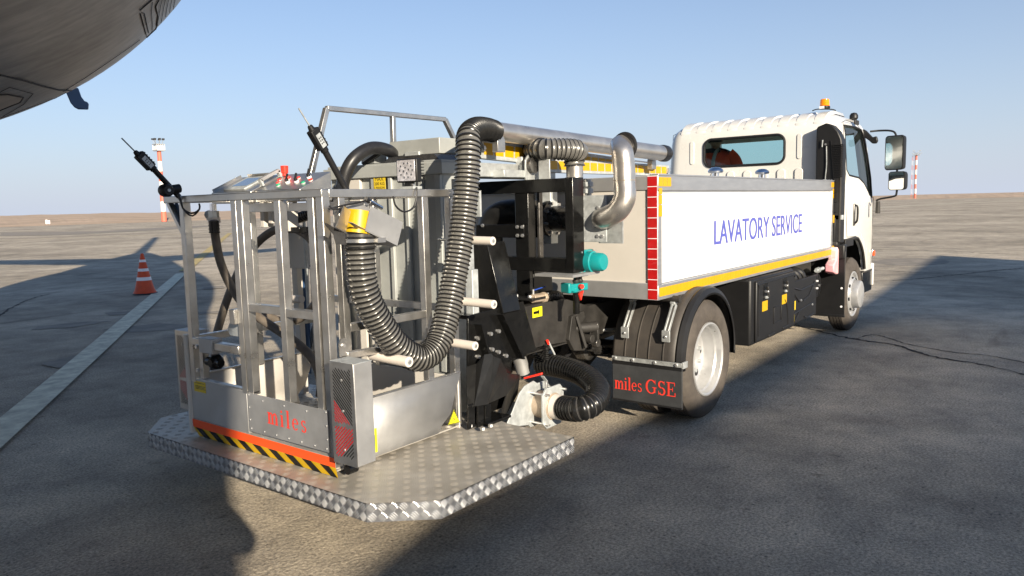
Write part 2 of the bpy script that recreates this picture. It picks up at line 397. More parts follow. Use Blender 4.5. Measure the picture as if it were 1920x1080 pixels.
# serif lettering drawn from strokes (unit: x-height 1, cap height 1.42)
def _arc(cx, cy, rx, ry, a0, a1, thin, thick, n=18):
    vs = []; fs = []
    for k in range(n+1):
        a = math.radians(a0+(a1-a0)*k/n); w_ = thin+(thick-thin)*abs(math.cos(a))**1.4
        for q in (-.5, .5): vs.append((cx+(rx+q*w_)*math.cos(a), cy+(ry+q*w_)*math.sin(a)))
    for k in range(n): fs.append((2*k, 2*k+1, 2*k+3, 2*k+2))
    return vs, fs
def _rc(x0, y0, x1, y1): return [(x0, y0), (x1, y0), (x1, y1), (x0, y1)], [(0, 1, 2, 3)]
def glyph(ch):
    T, t = .235, .085
    if ch == 'm':
        g = [_rc(.1,0,.1+T,1), _rc(0,0,.4,t), _rc(0,.93,.2,1)]
        for b in (.3, .82): g += [_arc(b+.16, .66, .18, .30, 10, 165, .10, .2, 10), _rc(b+.24, 0, b+.24+T, .7), _rc(b+.14, 0, b+.54, t)]
        return g, 1.42
    if ch == 'i': return [_rc(.1,0,.1+T,1), _rc(0,0,.4,t), _rc(0,.93,.2,1), _arc(.2,1.3,.055,.055,0,360,.11,.11)], .5
    if ch == 'l': return [_rc(.1,0,.1+T,1.5), _rc(0,0,.4,t), _rc(0,1.43,.2,1.5)], .5
    if ch == 'e': return [_arc(.38,.5,.30,.46,8,318,.07,.19), _rc(.14,.52,.68,.60)], .82
    if ch == 's': return [_arc(.32,.74,.20,.22,35,265,.08,.15), _arc(.34,.27,.21,.23,95,-150,.09,.16),
                          _rc(.48,.76,.54,.98), _rc(.08,.02,.14,.26)], .68
    if ch == 'G': return [_arc(.68,.71,.56,.68,42,318,.09,.24), _rc(.98,.12,1.18,.62), _rc(.80,.60,1.32,.68), _rc(1.12,1.0,1.19,1.42)], 1.4
    if ch == 'S': return [_arc(.46,1.05,.30,.33,35,265,.1,.2), _arc(.5,.38,.32,.35,95,-150,.11,.21), _rc(.74,1.06,.81,1.42), _rc(.08,0,.15,.40)], 1.0
    if ch == 'E': return [_rc(.14,0,.36,1.42), _rc(0,0,1.02,.085), _rc(0,1.335,.98,1.42), _rc(.3,.67,.74,.75), _rc(.68,.5,.75,.92), _rc(.95,0,1.05,.38), _rc(.9,1.06,.98,1.42)], 1.16
    return [], .55
def put_serif(mb, s, o, U, V, width, xh, m, gap=.1, off=.002):
    adv = 0; parts = []
    for ch in s:
        g, a = glyph(ch); parts.append((adv, g)); adv += a+gap
    k = width/(adv-gap); o, U, V = Vector(o), Vector(U), Vector(V); N = U.cross(V).normalized(); j = 0
    for x0, g in parts:
        for vs, fs in g:
            j += 1; mb.add([o+N*(off+.0001*(j % 7))+U*(x+x0)*k+V*y*xh for x, y in vs], fs, m)

# ================================================================== SETTING
g = MB(); g.add([(-3000, -3000, 0), (3000, -3000, 0), (3000, 3000, 0), (-3000, 3000, 0)], [(0, 1, 2, 3)], 'asphalt')
struct('ground', g, sm=False)

# steppe beyond the apron: a sheet that starts at the pavement edge and rolls up into low banks
def steppe():
    mb = MB(); rnd = random.Random(3)
    def ring(az):
        c, s_ = math.cos(az), math.sin(az)
        cx, cy = CAM.x, CAM.y
        t = []
        if c > 1e-3: t.append((246-cx)/c)
        if s_ > 1e-3: t.append((119-cy)/s_)
        if c < -1e-3: t.append((-320-cx)/c)
        if s_ < -1e-3: t.append((-320-cy)/s_)
        return min(t)
    azs = [math.radians(a*.25) for a in range(-60, 440)]
    prof = [(0, .0), (6, .12), (40, .3), (120, .5), (300, 1.2), (520, 2.4), (560, 2.9), (900, 2.6), (2500, 1.5)]
    n = len(prof); ph = [rnd.uniform(0, 6.28) for _ in range(8)]
    for az in azs:
        d0 = ring(az)
        for k, (dd, h) in enumerate(prof):
            d = d0+dd; dg = math.degrees(az)
            # bank is higher towards the left of the view
            lift = 1.0 + 1.6*max(0, min(1, (dg-35)/30))
            wob = sum(math.sin(az*f+p)*a for f, p, a in ((9, ph[0], .25), (31, ph[1], .15), (77, ph[2], .10), (190, ph[3], .08)))
            z = .55*h*lift*(1+wob*.5)*(.55 if k > 3 else 1) + .02 + (rnd.uniform(-.05, .12)*min(1, dd/50))
            mb.v.append((CAM.x+d*math.cos(az), CAM.y+d*math.sin(az), z if k else .012))
    i = mb.mi('sand')
    for a in range(len(azs)-1):
        for k in range(n-1):
            mb.f.append((a*n+k, (a+1)*n+k, (a+1)*n+k+1, a*n+k+1)); mb.m.append(i)
    struct('steppe_terrain', mb, sm=False)
steppe()

def ribbon(name, pts, wid, m, z=.004, jit=0.0, kind='structure', seed=1):
    rnd = random.Random(seed); mb = MB(); P = smooth([(x, y, 0) for x, y in pts], max(.05, wid*1.2) if jit else 1.0)
    vs = []
    for i, p in enumerate(P):
        a = P[max(i-1, 0)]; b = P[min(i+1, len(P)-1)]; d = (b-a).normalized(); nrm = Vector((-d.y, d.x, 0))
        ww = wid*(1+rnd.uniform(-jit, jit)*1.0)/2; off = nrm*rnd.uniform(-jit, jit)*wid*.8
        vs += [p+off+nrm*ww+Vector((0, 0, z)), p+off-nrm*ww+Vector((0, 0, z))]
    mb.add(vs, [(2*i, 2*i+1, 2*i+3, 2*i+2) for i in range(len(P)-1)], m)
    return struct(name, mb, kind=kind, sm=False)
# painted guide line, worn white near the truck and yellow farther out
ribbon('painted_guide_line', [(-6.5, -2.4), (-2.93, 2.73), (5.15, 14.8)], .235, 'markwhite', z=.016)
ribbon('painted_guide_line', [(5.15, 14.8), (14, 27.9), (24.1, 42.8)], .26, 'markyellow', z=.018)
ribbon('painted_guide_line', [(24.1, 42.8), (19, 47), (8, 53)], .2, 'markyellow', z=.02)
ribbon('painted_edge_line', [(60, 21.5), (108.7, 15.8), (154, 6.8), (230, -14)], .5, 'markwhite')
ribbon('painted_edge_line', [(-120, 62), (-20, 60), (30, 57), (80, 49)], .22, 'markwhite')
def gpt(px, py): p = at(px, py, 'z', 0); return (p.x, p.y)
ribbon('pavement_crack', [gpt(*q) for q in ((1495, 611), (1540, 622), (1600, 636), (1680, 648), (1745, 668), (1830, 682), (1920, 702), (2010, 722))], .030, 'buff', jit=.75, seed=2)
ribbon('pavement_crack', [gpt(*q) for q in ((1600, 637), (1640, 628), (1700, 645), (1780, 660), (1860, 668), (1960, 690))], .013, 'buff', jit=.9, seed=3)
ribbon('pavement_crack', [gpt(*q) for q in ((1590, 528), (1680, 526), (1780, 517), (1860, 508), (1960, 500))], .03, 'buff', jit=.7, seed=4)
ribbon('pavement_crack', [gpt(*q) for q in ((0, 592), (20, 578), (60, 560), (95, 551))], .03, 'buff', jit=.8, seed=5)
ribbon('pavement_crack', [gpt(*q) for q in ((1640, 507), (1740, 512), (1900, 522))], .025, 'buff', jit=.8, seed=6)
ribbon('pavement_crack', [gpt(*q) for q in ((1640, 468), (1760, 471), (1920, 478))], .04, 'buff', jit=.8, seed=8)

M['stain'] = mat('damp_asphalt_patch', (.27, .235, .19), .85, 0, .35, 3)
# resurfaced round patch and long damp smears
def patch(pts, z=.003, name='asphalt_patch', m='stain', seed=1, j=.12):
    rnd = random.Random(seed); mb = MB(); c = Vector((sum(p[0] for p in pts)/len(pts), sum(p[1] for p in pts)/len(pts), 0))
    P = [Vector((p[0], p[1], z)) for p in pts]; out = []
    for i in range(len(P)):
        a, b = P[i], P[(i+1) % len(P)]
        for k in range(10):
            q = a.lerp(b, k/10); q = q+(q-c)*rnd.uniform(-j, j)*.5; q.z = z; out.append(q)
    mb.add(out, [tuple(range(len(out)))], m); return struct(name, mb, sm=False)
oc = Vector((13.6, 0.05, 0))
patch([(oc.x+1.1*math.cos(a*PI/8), oc.y+.72*math.sin(a*PI/8)) for a in range(16)], j=.01)
for i, q in enumerate([[(195, 618), (300, 606), (362, 610), (340, 618), (210, 626)], [(70, 613), (150, 604), (212, 602), (140, 614), (60, 619)],
                       [(195, 587), (262, 583), (258, 589), (205, 592)], [(368, 587), (410, 584), (420, 588), (372, 590)],
                       [(75, 684), (140, 668), (190, 672), (110, 692)], [(380, 540), (418, 537), (420, 541), (382, 543)],
                       [(0, 436), (180, 434), (350, 424), (420, 423), (330, 430), (120, 441), (0, 443)]]):
    patch([gpt(*p) for p in q], z=.003+.0015*i, seed=i+5, j=.10 if i < 6 else .02)

# ---- light towers on the horizon
def tower(name, base, H, label, seed):
    rnd = random.Random(seed); t = thing(name, label, 'light tower', base)
    bx, by, bz = base; R_ = H*.033
    if seed == 1:                                         # tubular mast with glazed lamp cabin
        n = 7
        for k in range(n):
            z0, z1 = bz+H*.9*k/n, bz+H*.9*(k+1)/n
            m = MB(); m.cyl((bx, by, z0), (bx, by, z1), R_*(1-.25*k/n), 'towerred' if k % 2 == 0 else 'towerwhite', R_*(1-.25*(k+1)/n), n=14)
            obj('mast_section', m, t)
        R_ *= .85; c = MB(); c.box(bx-R_*1.9, bx+R_*1.9, by-R_*1.9, by+R_*1.9, bz+H*.9, bz+H*.915, 'galv')
        for a in range(-2, 3):
            for sgn in (-1, 1):
                c.box(bx+a*R_*.9-.04, bx+a*R_*.9+.04, by+sgn*R_*1.9-.03, by+sgn*R_*1.9+.03, bz+H*.915, bz+H*.985, 'towerwhite')
        c.box(bx-R_*1.5, bx+R_*1.5, by-R_*1.5, by+R_*1.5, bz+H*.915, bz+H*.965, 'towerwhite'); c.box(bx-R_*2, bx+R_*2, by-R_*2, by+R_*2, bz+H*.98, bz+H*.99, 'galv')
        obj('lamp_platform', c, t)
        for k in range(7):
            a = 2*PI*k/7; m = MB(); x, y = bx+math.cos(a)*R_*2.3, by+math.sin(a)*R_*2.3
            m.cyl((bx+math.cos(a)*R_*1.6, by+math.sin(a)*R_*1.6, bz+H*.985), (x, y, bz+H*1.035), .04, 'galv', n=5)
            m.obox((x, y, bz+H*1.05), (.16, 0, 0), (0, .16, 0), (0, 0, .12), 'darkst'); obj('floodlight', m, t)
    else:                                                 # slender mast with a ladder and lamp ring
        n = 9; r = .50
        for k in range(n):
            z0, z1 = bz+H*.9*k/n, bz+H*.9*(k+1)/n; m = MB(); mm = 'towerred' if k % 2 == 0 else 'towerwhite'
            m.cyl((bx, by, z0), (bx, by, z1), r*.62, mm, n=12)
            for q in range(4):
                zz = z0+(z1-z0)*q/4; m.beam((bx, by+r*.5, zz), (bx, by+r*2.3, zz), .06, .06, mm)
            m.beam((bx, by+r*2.3, z0), (bx, by+r*2.3, z1), .07, .07, mm)
            obj('mast_section', m, t)
        c = MB(); c.box(bx-.9, bx+.9, by-1.0, by+.8, bz+H*.9, bz+H*.915, 'galv')
        for k in range(8):
            a = 2*PI*k/8; c.beam((bx+.8*math.cos(a), by-.1+.9*math.sin(a), bz+H*.915), (bx+.8*math.cos(a), by-.1+.9*math.sin(a), bz+H*.95), .05, .07, 'galv')
        obj('lamp_platform', c, t)
        for k in range(8):
            a = 2*PI*k/8+.3; m = MB(); x, y, z = bx+1.0*math.cos(a), by-.1+1.25*math.sin(a), bz+H*(.945+.05*(k % 2))
            m.obox((x, y, z), (.12, 0, 0), (0, .14, 0), (0, 0, .12), 'galvl'); m.beam((bx, by, bz+H*.92), (x, y, z), .05, .05, 'galv'); obj('floodlight', m, t)
tower('light_tower', (59.2, 117.3, .05), 12.6, 'red and white banded tubular light mast with a railed lamp cabin', 1)
tower('light_tower', (266, 42.2, .25), 15.0, 'slender red and white lamp mast with a ladder up its side', 2)
# small white sign board at the far edge
t = thing('marker_board', 'small white marker board standing at the far left edge of the apron', 'marker', (37.5, 120, .05))
p = at(90, 424, 'y', 124)
m = MB(); m.box(p.x-.30, p.x-.04, 123.9, 124.1, .2, .85, 'towerwhite'); m.box(p.x+.04, p.x+.30, 123.9, 124.1, .2, .75, 'towerwhite'); m.box(p.x-.05, p.x+.05, 123.95, 124.05, .5, .6, 'darkst'); obj('board', m, t)
for sx in (-.28, .22): m = MB(); m.box(p.x+sx, p.x+sx+.06, 123.95, 124.05, 0, .25, 'darkst'); obj('leg', m, t)
t.location = (p.x, 124, .05)
for o in t.children: o.location = Vector(o['_w'])-Vector(t.location)

# ---- traffic cone
def traffic_cone(x, y):
    t = thing('traffic_cone', 'orange traffic cone with three white reflective bands beside the painted line', 'traffic cone', (x, y, 0))
    b = MB(); n = 28; vs = []
    b.lathe((x, y, 0), (0, 0, 1), [(0, .215), (.025, .21), (.03, .2)], 'plast', n); obj('base', b, t)
    H = .74
    def rr(z): return .155*(1-z/H)**.98+.022 + .05*math.exp(-z/.05)
    zs = [.03, .045, .06, .09, .14, .2, .28, .34, .40, .46, .50, .56, .60, .66, .72, .74]
    c = MB(); c.lathe((x, y, 0), (0, 0, 1), [(z, rr(z)) for z in zs]+[(.735, .012)], 'cone', n); obj('cone_body', c, t)
    for z0, z1 in ((.255, .315), (.42, .47), (.585, .63)):
        c = MB(); c.lathe((x, y, 0), (0, 0, 1), [(z0, rr(z0)+.0006), (z0, rr(z0)+.003), (z1, rr(z1)+.003), (z1, rr(z1)+.0006)], 'white', n); obj('reflective_band', c, t)
traffic_cone(2.02, 10.55)

# ---- aircraft standing over the truck's tail
AZ = math.radians(60.0); AF = Vector((math.cos(AZ), math.sin(AZ), 0)); AL = Vector((-math.sin(AZ), math.cos(AZ), 0))  # aft, and to the left of the view
def ap(D, lat, z): return Vector((CAM.x, CAM.y, 0))+AF*D+AL*lat+Vector((0, 0, z))
LAT0 = 1.62
SECT = [(-27, 3.6, .15), (-26, 3.5, .8), (-24, 3.45, 1.4), (-21, 3.5, 1.8), (-17, 3.6, 1.9), (-8, 3.62, 1.9), (-2, 3.64, 1.9), (1, 3.66, 1.9), (3.0, 3.78, 2.02),
        (4.4, 3.84, 2.06), (5.6, 4.00, 1.94), (7.2, 4.18, 1.60), (9.0, 4.48, 1.33), (11.0, 4.78, 1.0), (13, 5.02, .62), (14.4, 5.15, .34), (14.6, 5.16, .2)]
def plane_body():
    root = thing('aircraft', 'grey weathered airliner belly and tail overhanging from the upper left corner', 'aircraft', tuple(ap(0, LAT0, 0)))
    # interpolate sections
    sec = []
    P = smooth([(d*1.0, z, r) for d, z, r in SECT], .35)
    mb = MB(); n = 140; vs = []
    for q in P:
        d, z, r = q
        for k in range(n):
            a = 2*PI*k/n; vs.append(ap(d, LAT0+r*math.cos(a), z+r*math.sin(a)))
    fs = [(i*n+k, i*n+(k+1) % n, (i+1)*n+(k+1) % n, (i+1)*n+k) for i in range(len(P)-1) for k in range(n)]
    fs += [tuple(range(n-1, -1, -1)), tuple((len(P)-1)*n+k for k in range(n))]
    mb.add(vs, fs, 'skinair'); obj('fuselage', mb, root)
    def radz(d):
        for (a, za, ra), (b, zb, rb) in zip(P, P[1:]):
            if a <= d <= b: t = (d-a)/(b-a); return za+(zb-za)*t, ra+(rb-ra)*t
        return 5.1, .1
    def onskin(d, ang, off=.004):
        z, r = radz(d); a = math.radians(ang); return ap(d, LAT0+(r+off)*math.cos(a), z+(r+off)*math.sin(a))
    def hit(px, py, off=.003):
        """point of the skin met by a sight line, so that joints lie where the photograph shows them"""
        d = ((px-960)/FPX*_r - (py-540)/FPX*_u + _f).normalized(); t = 1.0
        while t < 16:
            p = CAM+d*t; q = p-Vector((CAM.x, CAM.y, 0)); D = q.dot(AF); z, r = radz(D)
            if math.hypot(q.dot(AL)-LAT0, q.z-z) < r+off: return p
            t += .05 if math.hypot(q.dot(AL)-LAT0, q.z-z) > r+.15 else .004
        return None
    def joint(name, pix, r=.006, closed=False, mm='panelline'):
        pts = []
        pp = pix+[pix[0]] if closed else pix
        for (x0, y0), (x1, y1) in zip(pp, pp[1:]):
            n_ = max(2, int(math.hypot(x1-x0, y1-y0)/6))
            for k in range(n_):
                h = hit(x0+(x1-x0)*k/n_, y0+(y1-y0)*k/n_)
                if h: pts.append(h)
        if len(pts) > 2: m = MB(); m.tube(pts, r*.36, mm, n=5); return obj(name, m, root)
    joint('skin_joint', [(0, 141), (40, 150), (80, 162), (110, 169), (140, 170), (165, 167)], .011)
    joint('skin_joint', [(118, 172), (160, 146), (210, 112), (250, 84), (268, 70)], .004)
    joint('skin_joint', [(0, 222), (60, 200), (105, 184), (130, 170)], .004)
    joint('service_hatch', [(262, 20), (285, 0), (290, -6), (300, -4), (292, 12), (296, 30), (292, 60), (279, 84), (270, 50)], .008, True)
    joint('hatch_frame', [(266, 24), (271, 26), (276, 50), (282, 74)], .006); joint('hatch_frame', [(286, 4), (284, 22), (286, 48), (284, 70)], .004)
    for k in range(9):
        x = 301+k*6
        joint('louvre_slot', [(x+4, -4), (x, 12+1.5*k), (x-3+.4*k, 30+1.0*k), (x-8+.6*k, max(18, 62-k*5))], .0035)
    joint('louvre_slot', [(272, 92), (262, 106), (256, 116)], .004); joint('louvre_slot', [(266, 92), (258, 108), (254, 118)], .003)
    joint('service_hatch', [(-6, 178), (14, 177), (44, 183), (38, 192), (-6, 210)], .007, True)
    joint('hatch_frame', [(-6, 176), (18, 164), (62, 176), (44, 196), (0, 222)], .004)
    m = MB(); P3 = [hit(*q, .004) for q in ((-6, 180), (14, 179), (42, 184), (36, 192), (-6, 208))]
    if all(P3): m.add(P3, [(0, 1, 2, 3, 4)], 'hatchpaint'); obj('hatch_panel', m, root, sm=False)
    joint('pale_scuff', [(222, 132), (240, 124), (236, 128), (228, 134)], .003, mm='hatchpaint')
    # drain mast under the belly
    m = MB()
    pl = [at(px, py, 'y', 2.6) for px, py in ((122, 170), (146, 164), (152, 181), (158, 189), (163, 191), (166, 194), (165, 205), (146, 204.5), (139, 201), (132, 193))]
    n_ = len(pl); m.add(pl+[p+AF*.03 for p in pl], [tuple(range(n_)), tuple(range(2*n_-1, n_-1, -1))]+[(i, (i+1) % n_, n_+(i+1) % n_, n_+i) for i in range(n_)], 'bluecyl'); obj('drain_mast', m, root, bevel=.006)
    # fin, tailplane and wings (mostly outside the picture: they throw its shadows)
    def slab(name, pts, N, t):
        m = MB(); Nn = Vector(N).normalized(); a = [Vector(p)-Nn*t/2 for p in pts]; b = [Vector(p)+Nn*t/2 for p in pts]; n_ = len(pts)
        m.add(a+b, [tuple(range(n_)), tuple(range(n_, 2*n_))]+[(k, (k+1) % n_, n_+(k+1) % n_, n_+k) for k in range(n_)], 'skinair'); return obj(name, m, root, bevel=.04)
    slab('fin', [ap(3.5, LAT0, 5.5), ap(6.5, LAT0, 6.0), ap(9.6, LAT0, 9.2), ap(11.2, LAT0, 12.2), ap(13.0, LAT0, 12.2), ap(12.6, LAT0, 6.0), ap(11.5, LAT0, 5.4)], AL, .34)
    slab('tailplane', [ap(9.0, LAT0-.6, 5.15), ap(11.6, LAT0-.5, 5.2), ap(13.2, LAT0-6.6, 5.9), ap(12.1, LAT0-6.6, 5.9)], (0, 0, 1), .2)
    slab('tailplane', [ap(9.0, LAT0+.6, 5.15), ap(11.6, LAT0+.5, 5.2), ap(13.2, LAT0+6.6, 5.9), ap(12.1, LAT0+6.6, 5.9)], (0, 0, 1), .2)
    k1, k2 = ld.x/-ld.z, ld.y/-ld.z
    def back(gx, gy, z): return Vector((gx-k1*z, gy-k2*z, z))
    te = [back(-2.45, -.99, 2.9), back(.8, -1.06, 3.2), back(4.8, -1.02, 3.55), back(15.5, -.5, 4.3)]
    fairing_x = (0.55, 2.7)
    rootLE = te[0]-AF*6.2; tipLE = te[-1]-AF*1.7
    inner = te[0]+AL*1.6-AF*1.6; innerLE = rootLE+AL*1.6
    m = MB(); pts = [inner, te[0], te[1], te[2], te[3], tipLE, te[0].lerp(te[-1], .35)-AF*4.6, rootLE, innerLE]
    N = Vector((0, 0, 1)); a = [p-N*.14 for p in pts]; b = [p+N*.14 for p in pts]; n_ = len(pts)
    m.add(a+b, [tuple(range(n_)), tuple(range(n_, 2*n_))]+[(k, (k+1) % n_, n_+(k+1) % n_, n_+k) for k in range(n_)], 'skinair'); obj('wing', m, root)
    for q in (.13, .34, .62):
        c = te[0].lerp(te[-1], q); m = MB(); m.lathe(c-AF*1.6+Vector((0, 0, -.2)), AF, [(0, .03), (.5, .17), (1.5, .2), (2.05, .03)], 'skinair', 14); obj('flap_fairing', m, root)
    # left wing mirrored about the body
    def mir(p): d = (p-ap(0, LAT0, 0)); return p-AL*2*d.dot(AL)
    m = MB(); a = [mir(p-N*.14) for p in pts]; b = [mir(p+N*.14) for p in pts]
    m.add(a+b, [tuple(range(n_)), tuple(range(n_, 2*n_))]+[(k, (k+1) % n_, n_+(k+1) % n_, n_+k) for k in range(n_)], 'skinair'); obj('wing', m, root)
    # main gear legs
    for sgn in (-1, 1):
        c = ap(-9.5, LAT0+sgn*2.6, 0); m = MB(); m.cyl(c+Vector((0, 0, .5)), c+Vector((0, 0, 2.9)), .12, 'galv'); obj('gear_leg', m, root)
        for q in (-.32, .32):
            m = MB(); m.lathe(c+AL*q+Vector((0, 0, .55)), AL, [(-.16, .3), (-.17, .48), (-.12, .55), (.12, .55), (.17, .48), (.16, .3)], 'tyre', 28); obj('gear_wheel', m, root)
    c = ap(-22.5, LAT0, 0); m = MB(); m.cyl(c+Vector((0, 0, .35)), c+Vector((0, 0, 2.4)), .09, 'galv'); obj('gear_leg', m, root)
    m = MB(); m.lathe(c+Vector((0, 0, .36)), AL, [(-.3, .2), (-.3, .33), (-.24, .36), (.24, .36), (.3, .33), (.3, .2)], 'tyre', 28); obj('gear_wheel', m, root)
    return root
plane_body()

# ================================================================== SERVICE TRUCK
T = thing('service_truck', 'white lavatory service truck with steel rear basket and corrugated hoses', 'truck', (0, 0, 0))
YS = -.943            # right side of the body
X0, XF = -.538, 3.385 # rear and front of the body
Z0, Z1 = .847, 1.612
X = Vector((1, 0, 0)); Y = Vector((0, 1, 0)); Z = Vector((0, 0, 1))

# ---- cargo body: open-topped box with framed side panels
def body():
    m = MB()
    m.box(X0+.004, XF, YS+.03, YS+.012, Z0+.07, Z1-.06, 'panelwhite')
    m.box(X0+.004, XF, -YS-.03, -YS-.012, Z0+.07, Z1-.06, 'panelwhite')
    m.box(XF-.03, XF-.012, YS+.03, -YS-.03, Z0+.02, Z1-.02, 'cream')
    m.box(X0+.02, XF-.04, YS+.04, -YS-.04, Z0+.02, Z0+.06, 'alu')
    B = obj('cargo_box', m, T)
    def part(name, f, mt, bev=.004, par=B): k = MB(); f(k); return obj(name, k, par, bevel=bev)
    for s in (1, -1):
        y0 = YS*s; yi = (YS+.035)*s
        part('top_rail', lambda k: k.box(X0, XF, y0, yi, 1.518, Z1, 'alu'), 'alu')
        part('top_rail_lip', lambda k: k.box(X0-.001, XF, y0-.004*s, yi+.02*s, Z1-.002, Z1+.008, 'alu'), 'alu', .002)
        part('bottom_rail', lambda k: k.box(X0, XF, y0, yi, Z0, .94, 'alu'), 'alu')
        part('corner_post', lambda k: k.box(X0, X0+.055, y0+.002*s, yi, .94, 1.518, 'alu'), 'alu')
        part('corner_post', lambda k: k.box(XF-.055, XF, y0+.002*s, yi, .94, 1.518, 'alu'), 'alu')
    # rear face
    part('rear_panel', lambda k: k.box(X0+.01, X0+.03, YS+.035, -YS-.035, .95, 1.53, 'cream'), 0, 0)
    part('rear_top_rail', lambda k: k.box(X0, X0+.04, YS+.035, -YS-.035, 1.525, Z1, 'ssdk'), 0)
    part('rear_bottom_rail', lambda k: k.box(X0, X0+.04, YS+.035, -YS-.035, Z0, .952, 'ssdk'), 0)
    part('panel_trim', lambda k: (k.box(X0+.056, XF-.056, YS+.009, YS+.013, .942, .95, 'alu'), k.box(X0+.056, XF-.056, YS+.009, YS+.013, 1.508, 1.516, 'alu')), 0, 0)
    # reflective tapes: one strip each, cut into segments
    k = MB(); n = 78; x0, x1 = X0+.012, XF-.01
    k.box(x0, x1, YS-.0012, YS-.0002, .871, .922, 'yeld')
    for i in range(n):
        a = x0+(x1-x0)*i/n; k.box(a+.0015, a+(x1-x0)/n-.0015, YS-.0022, YS-.0012, .869, .924, 'yel')
    obj('yellow_tape', k, B)
    k = MB()
    for i in range(3): k.box(X0+.008+i*.058, X0+.06+i*.058, YS-.002, YS-.0003, 1.545, 1.6, 'yel')
    for z_, h_ in ((1.497, .038), (1.437, .055), (1.362, .07)): k.box(X0+.006, X0+.05, YS-.0026, YS-.0009, z_, z_+h_, 'yel')
    for i in range(2): k.box(XF-.10+i*.05, XF-.055+i*.05, YS-.002, YS-.0003, 1.55, 1.6, 'yel')
    for i in range(2): k.box(XF-.045, XF-.004, YS-.002, YS-.0003, 1.44+.05*i, 1.485+.05*i, 'yel')
    each('tape_square', k, B)
    for s in (1, -1):
        k = MB(); k.box(X0-.001, X0-.0005, s*-.938, s*-.872, .85, 1.61, 'white')
        zz = [.852+.0632*i for i in range(13)]
        for a, b in zip(zz, zz[1:]): k.box(X0-.0022, X0-.001, s*-.937, s*-.873, a, b-.005, 'red')
        obj('red_tape', k, B)
    k = MB(); k.box(XF-.002, XF+.018, YS-.012, YS+.02, .91, .985, 'yel'); obj('side_marker', k, B, bevel=.003)
    k = MB(); k.box(XF-.002, XF+.015, YS-.008, YS+.02, 1.19, 1.27, 'yel'); obj('side_marker', k, B, bevel=.003)
    k = MB()
    for i, dx in enumerate((-.005, 0, .005)): put_text(k, 'LAVATORY SERVICE', (.352+dx, YS+.012, 1.138), X, Z, 2.02, .172, 'blue', .0020+.0002*i)
    obj('lettering', k, B, sm=False)
    # deck covers and things standing in the body
    k = MB(); k.box(X0+.05, XF-.06, YS+.05, -YS-.05, 1.50, 1.53, 'galv'); obj('deck_cover', k, B)
    for x, y in ((1.66, -.40), (2.55, -.50)):
        k = MB(); k.lathe((x, y, 1.585), Z, [(0, .03), (.10, .03), (.103, .06), (.118, .068), (.135, .06), (.15, .035), (.154, .002)], 'chrome', 28)
        obj('filler_cap', k, B)
    k = MB()
    for i in range(4): k.bolt((XF-.3+i*.09, YS+.02, Z1+.006), Z, .01, .008)
    each('rail_bolt', k, B)
body()

# ---- equipment above the body: folded deck rails, pipe
def deck():
    k = MB(); a = Vector((-1.38, -.2, 1.785)); b = Vector((.45, -.2, 1.72))
    k.beam(a, b, .05, .115, 'galvl'); R1 = obj('folding_rail', k, T, bevel=.004)
    k = MB(); d = (b-a); L = d.length; d.normalize(); u = Vector((0, 1, 0)).cross(d); u = -u if u.z < 0 else u
    for i in range(17):
        c = a+d*(.11+i*.099); k.obox(c-Y*.026, d*.042, Y*.0008, u*.034, 'yel')
    obj('yellow_tape', k, R1)
    k = MB(); k.cyl(a+d*.045-Y*.025, a+d*.045-Y*.045, .02, 'galv', n=6); k.cyl(a+d*.045-Y*.04, a+d*.045-Y*.052, .011, 'bolt'); obj('pivot_bolt', k, R1)
    k = MB(); k.box(-1.0, 1.02, -.265, -.215, 1.655, 1.745, 'galvl'); R2 = obj('lower_rail', k, T, bevel=.004)
    k = MB()
    for i in range(17):
        x = -.70+i*.099; k.box(x, x+.085, -.267, -.266, 1.675, 1.73, 'yel')
    obj('yellow_tape', k, R2)
    k = MB(); k.cyl((.975, -.267, 1.7), (.975, -.29, 1.7), .022, 'bolt', n=6); obj('pivot_bolt', k, R2)
    # pivot bracket
    k = MB(); k.prism([(-.06, 0), (.10, 0), (.10, .12), (.05, .16), (-.02, .16), (-.06, .12)], (-.99, -.33, 1.60), X, Z, Y, .012, 'galv')
    k.prism([(-.06, 0), (.02, 0), (.02, .12), (-.06, .12)], (-.99, -.40, 1.60), Y, Z, X, .012, 'galv')
    k.cyl((-.95, -.335, 1.70), (-.95, -.355, 1.70), .022, 'bolt', n=6)
    k.lathe((-1.0, -.36, 1.69), Y, [(0, .05), (.02, .045), (.04, .05)], 'darkst', 24); obj('rail_bracket', k, T, bevel=.002)
    k = MB(); k.box(-1.38, -.6, -.24, .0, 1.62, 1.70, 'galv'); k.box(-1.25, -1.02, -.32, -.2, 1.615, 1.66, 'galv'); obj('rail_support', k, T, bevel=.004)
    # rear underlight beam below the frame rail
    # long stainless pipe
    p0, p1 = at(918, 245, 'y', -.30), at(1240, 287, 'y', -.42)
    k = MB(); d = (p1-p0).normalized()
    k.cyl(p0-d*.05, p1, .055, 'pipe', .057, n=36); P = obj('suction_pipe', k, T)
    k = MB(); k.lathe(p1-d*.01, d, [(0, .060), (.03, .064), (.075, .062), (.11, .045), (.118, .01)], 'rubberb', 30); obj('end_cap', k, P)
    for px in (935, 1222):
        c = at(px, 262 if px < 1000 else 300, 'y', -.33)
        k = MB(); k.prism([(-.035, -.06), (.035, -.06), (.035, .01), (.0, .05), (-.035, .01)], c+X*.0-Z*.01-Y*.02, X, Z, Y, .04, 'ss'); obj('pipe_saddle', k, P, bevel=.002)
    k = MB(); k.tube(smooth([at(1170, 303, 'y', -.3), at(1190, 302, 'y', -.3), at(1225, 306, 'y', -.3)], .02), .006, 'white', n=6); obj('cable_tie', k, P)
deck()

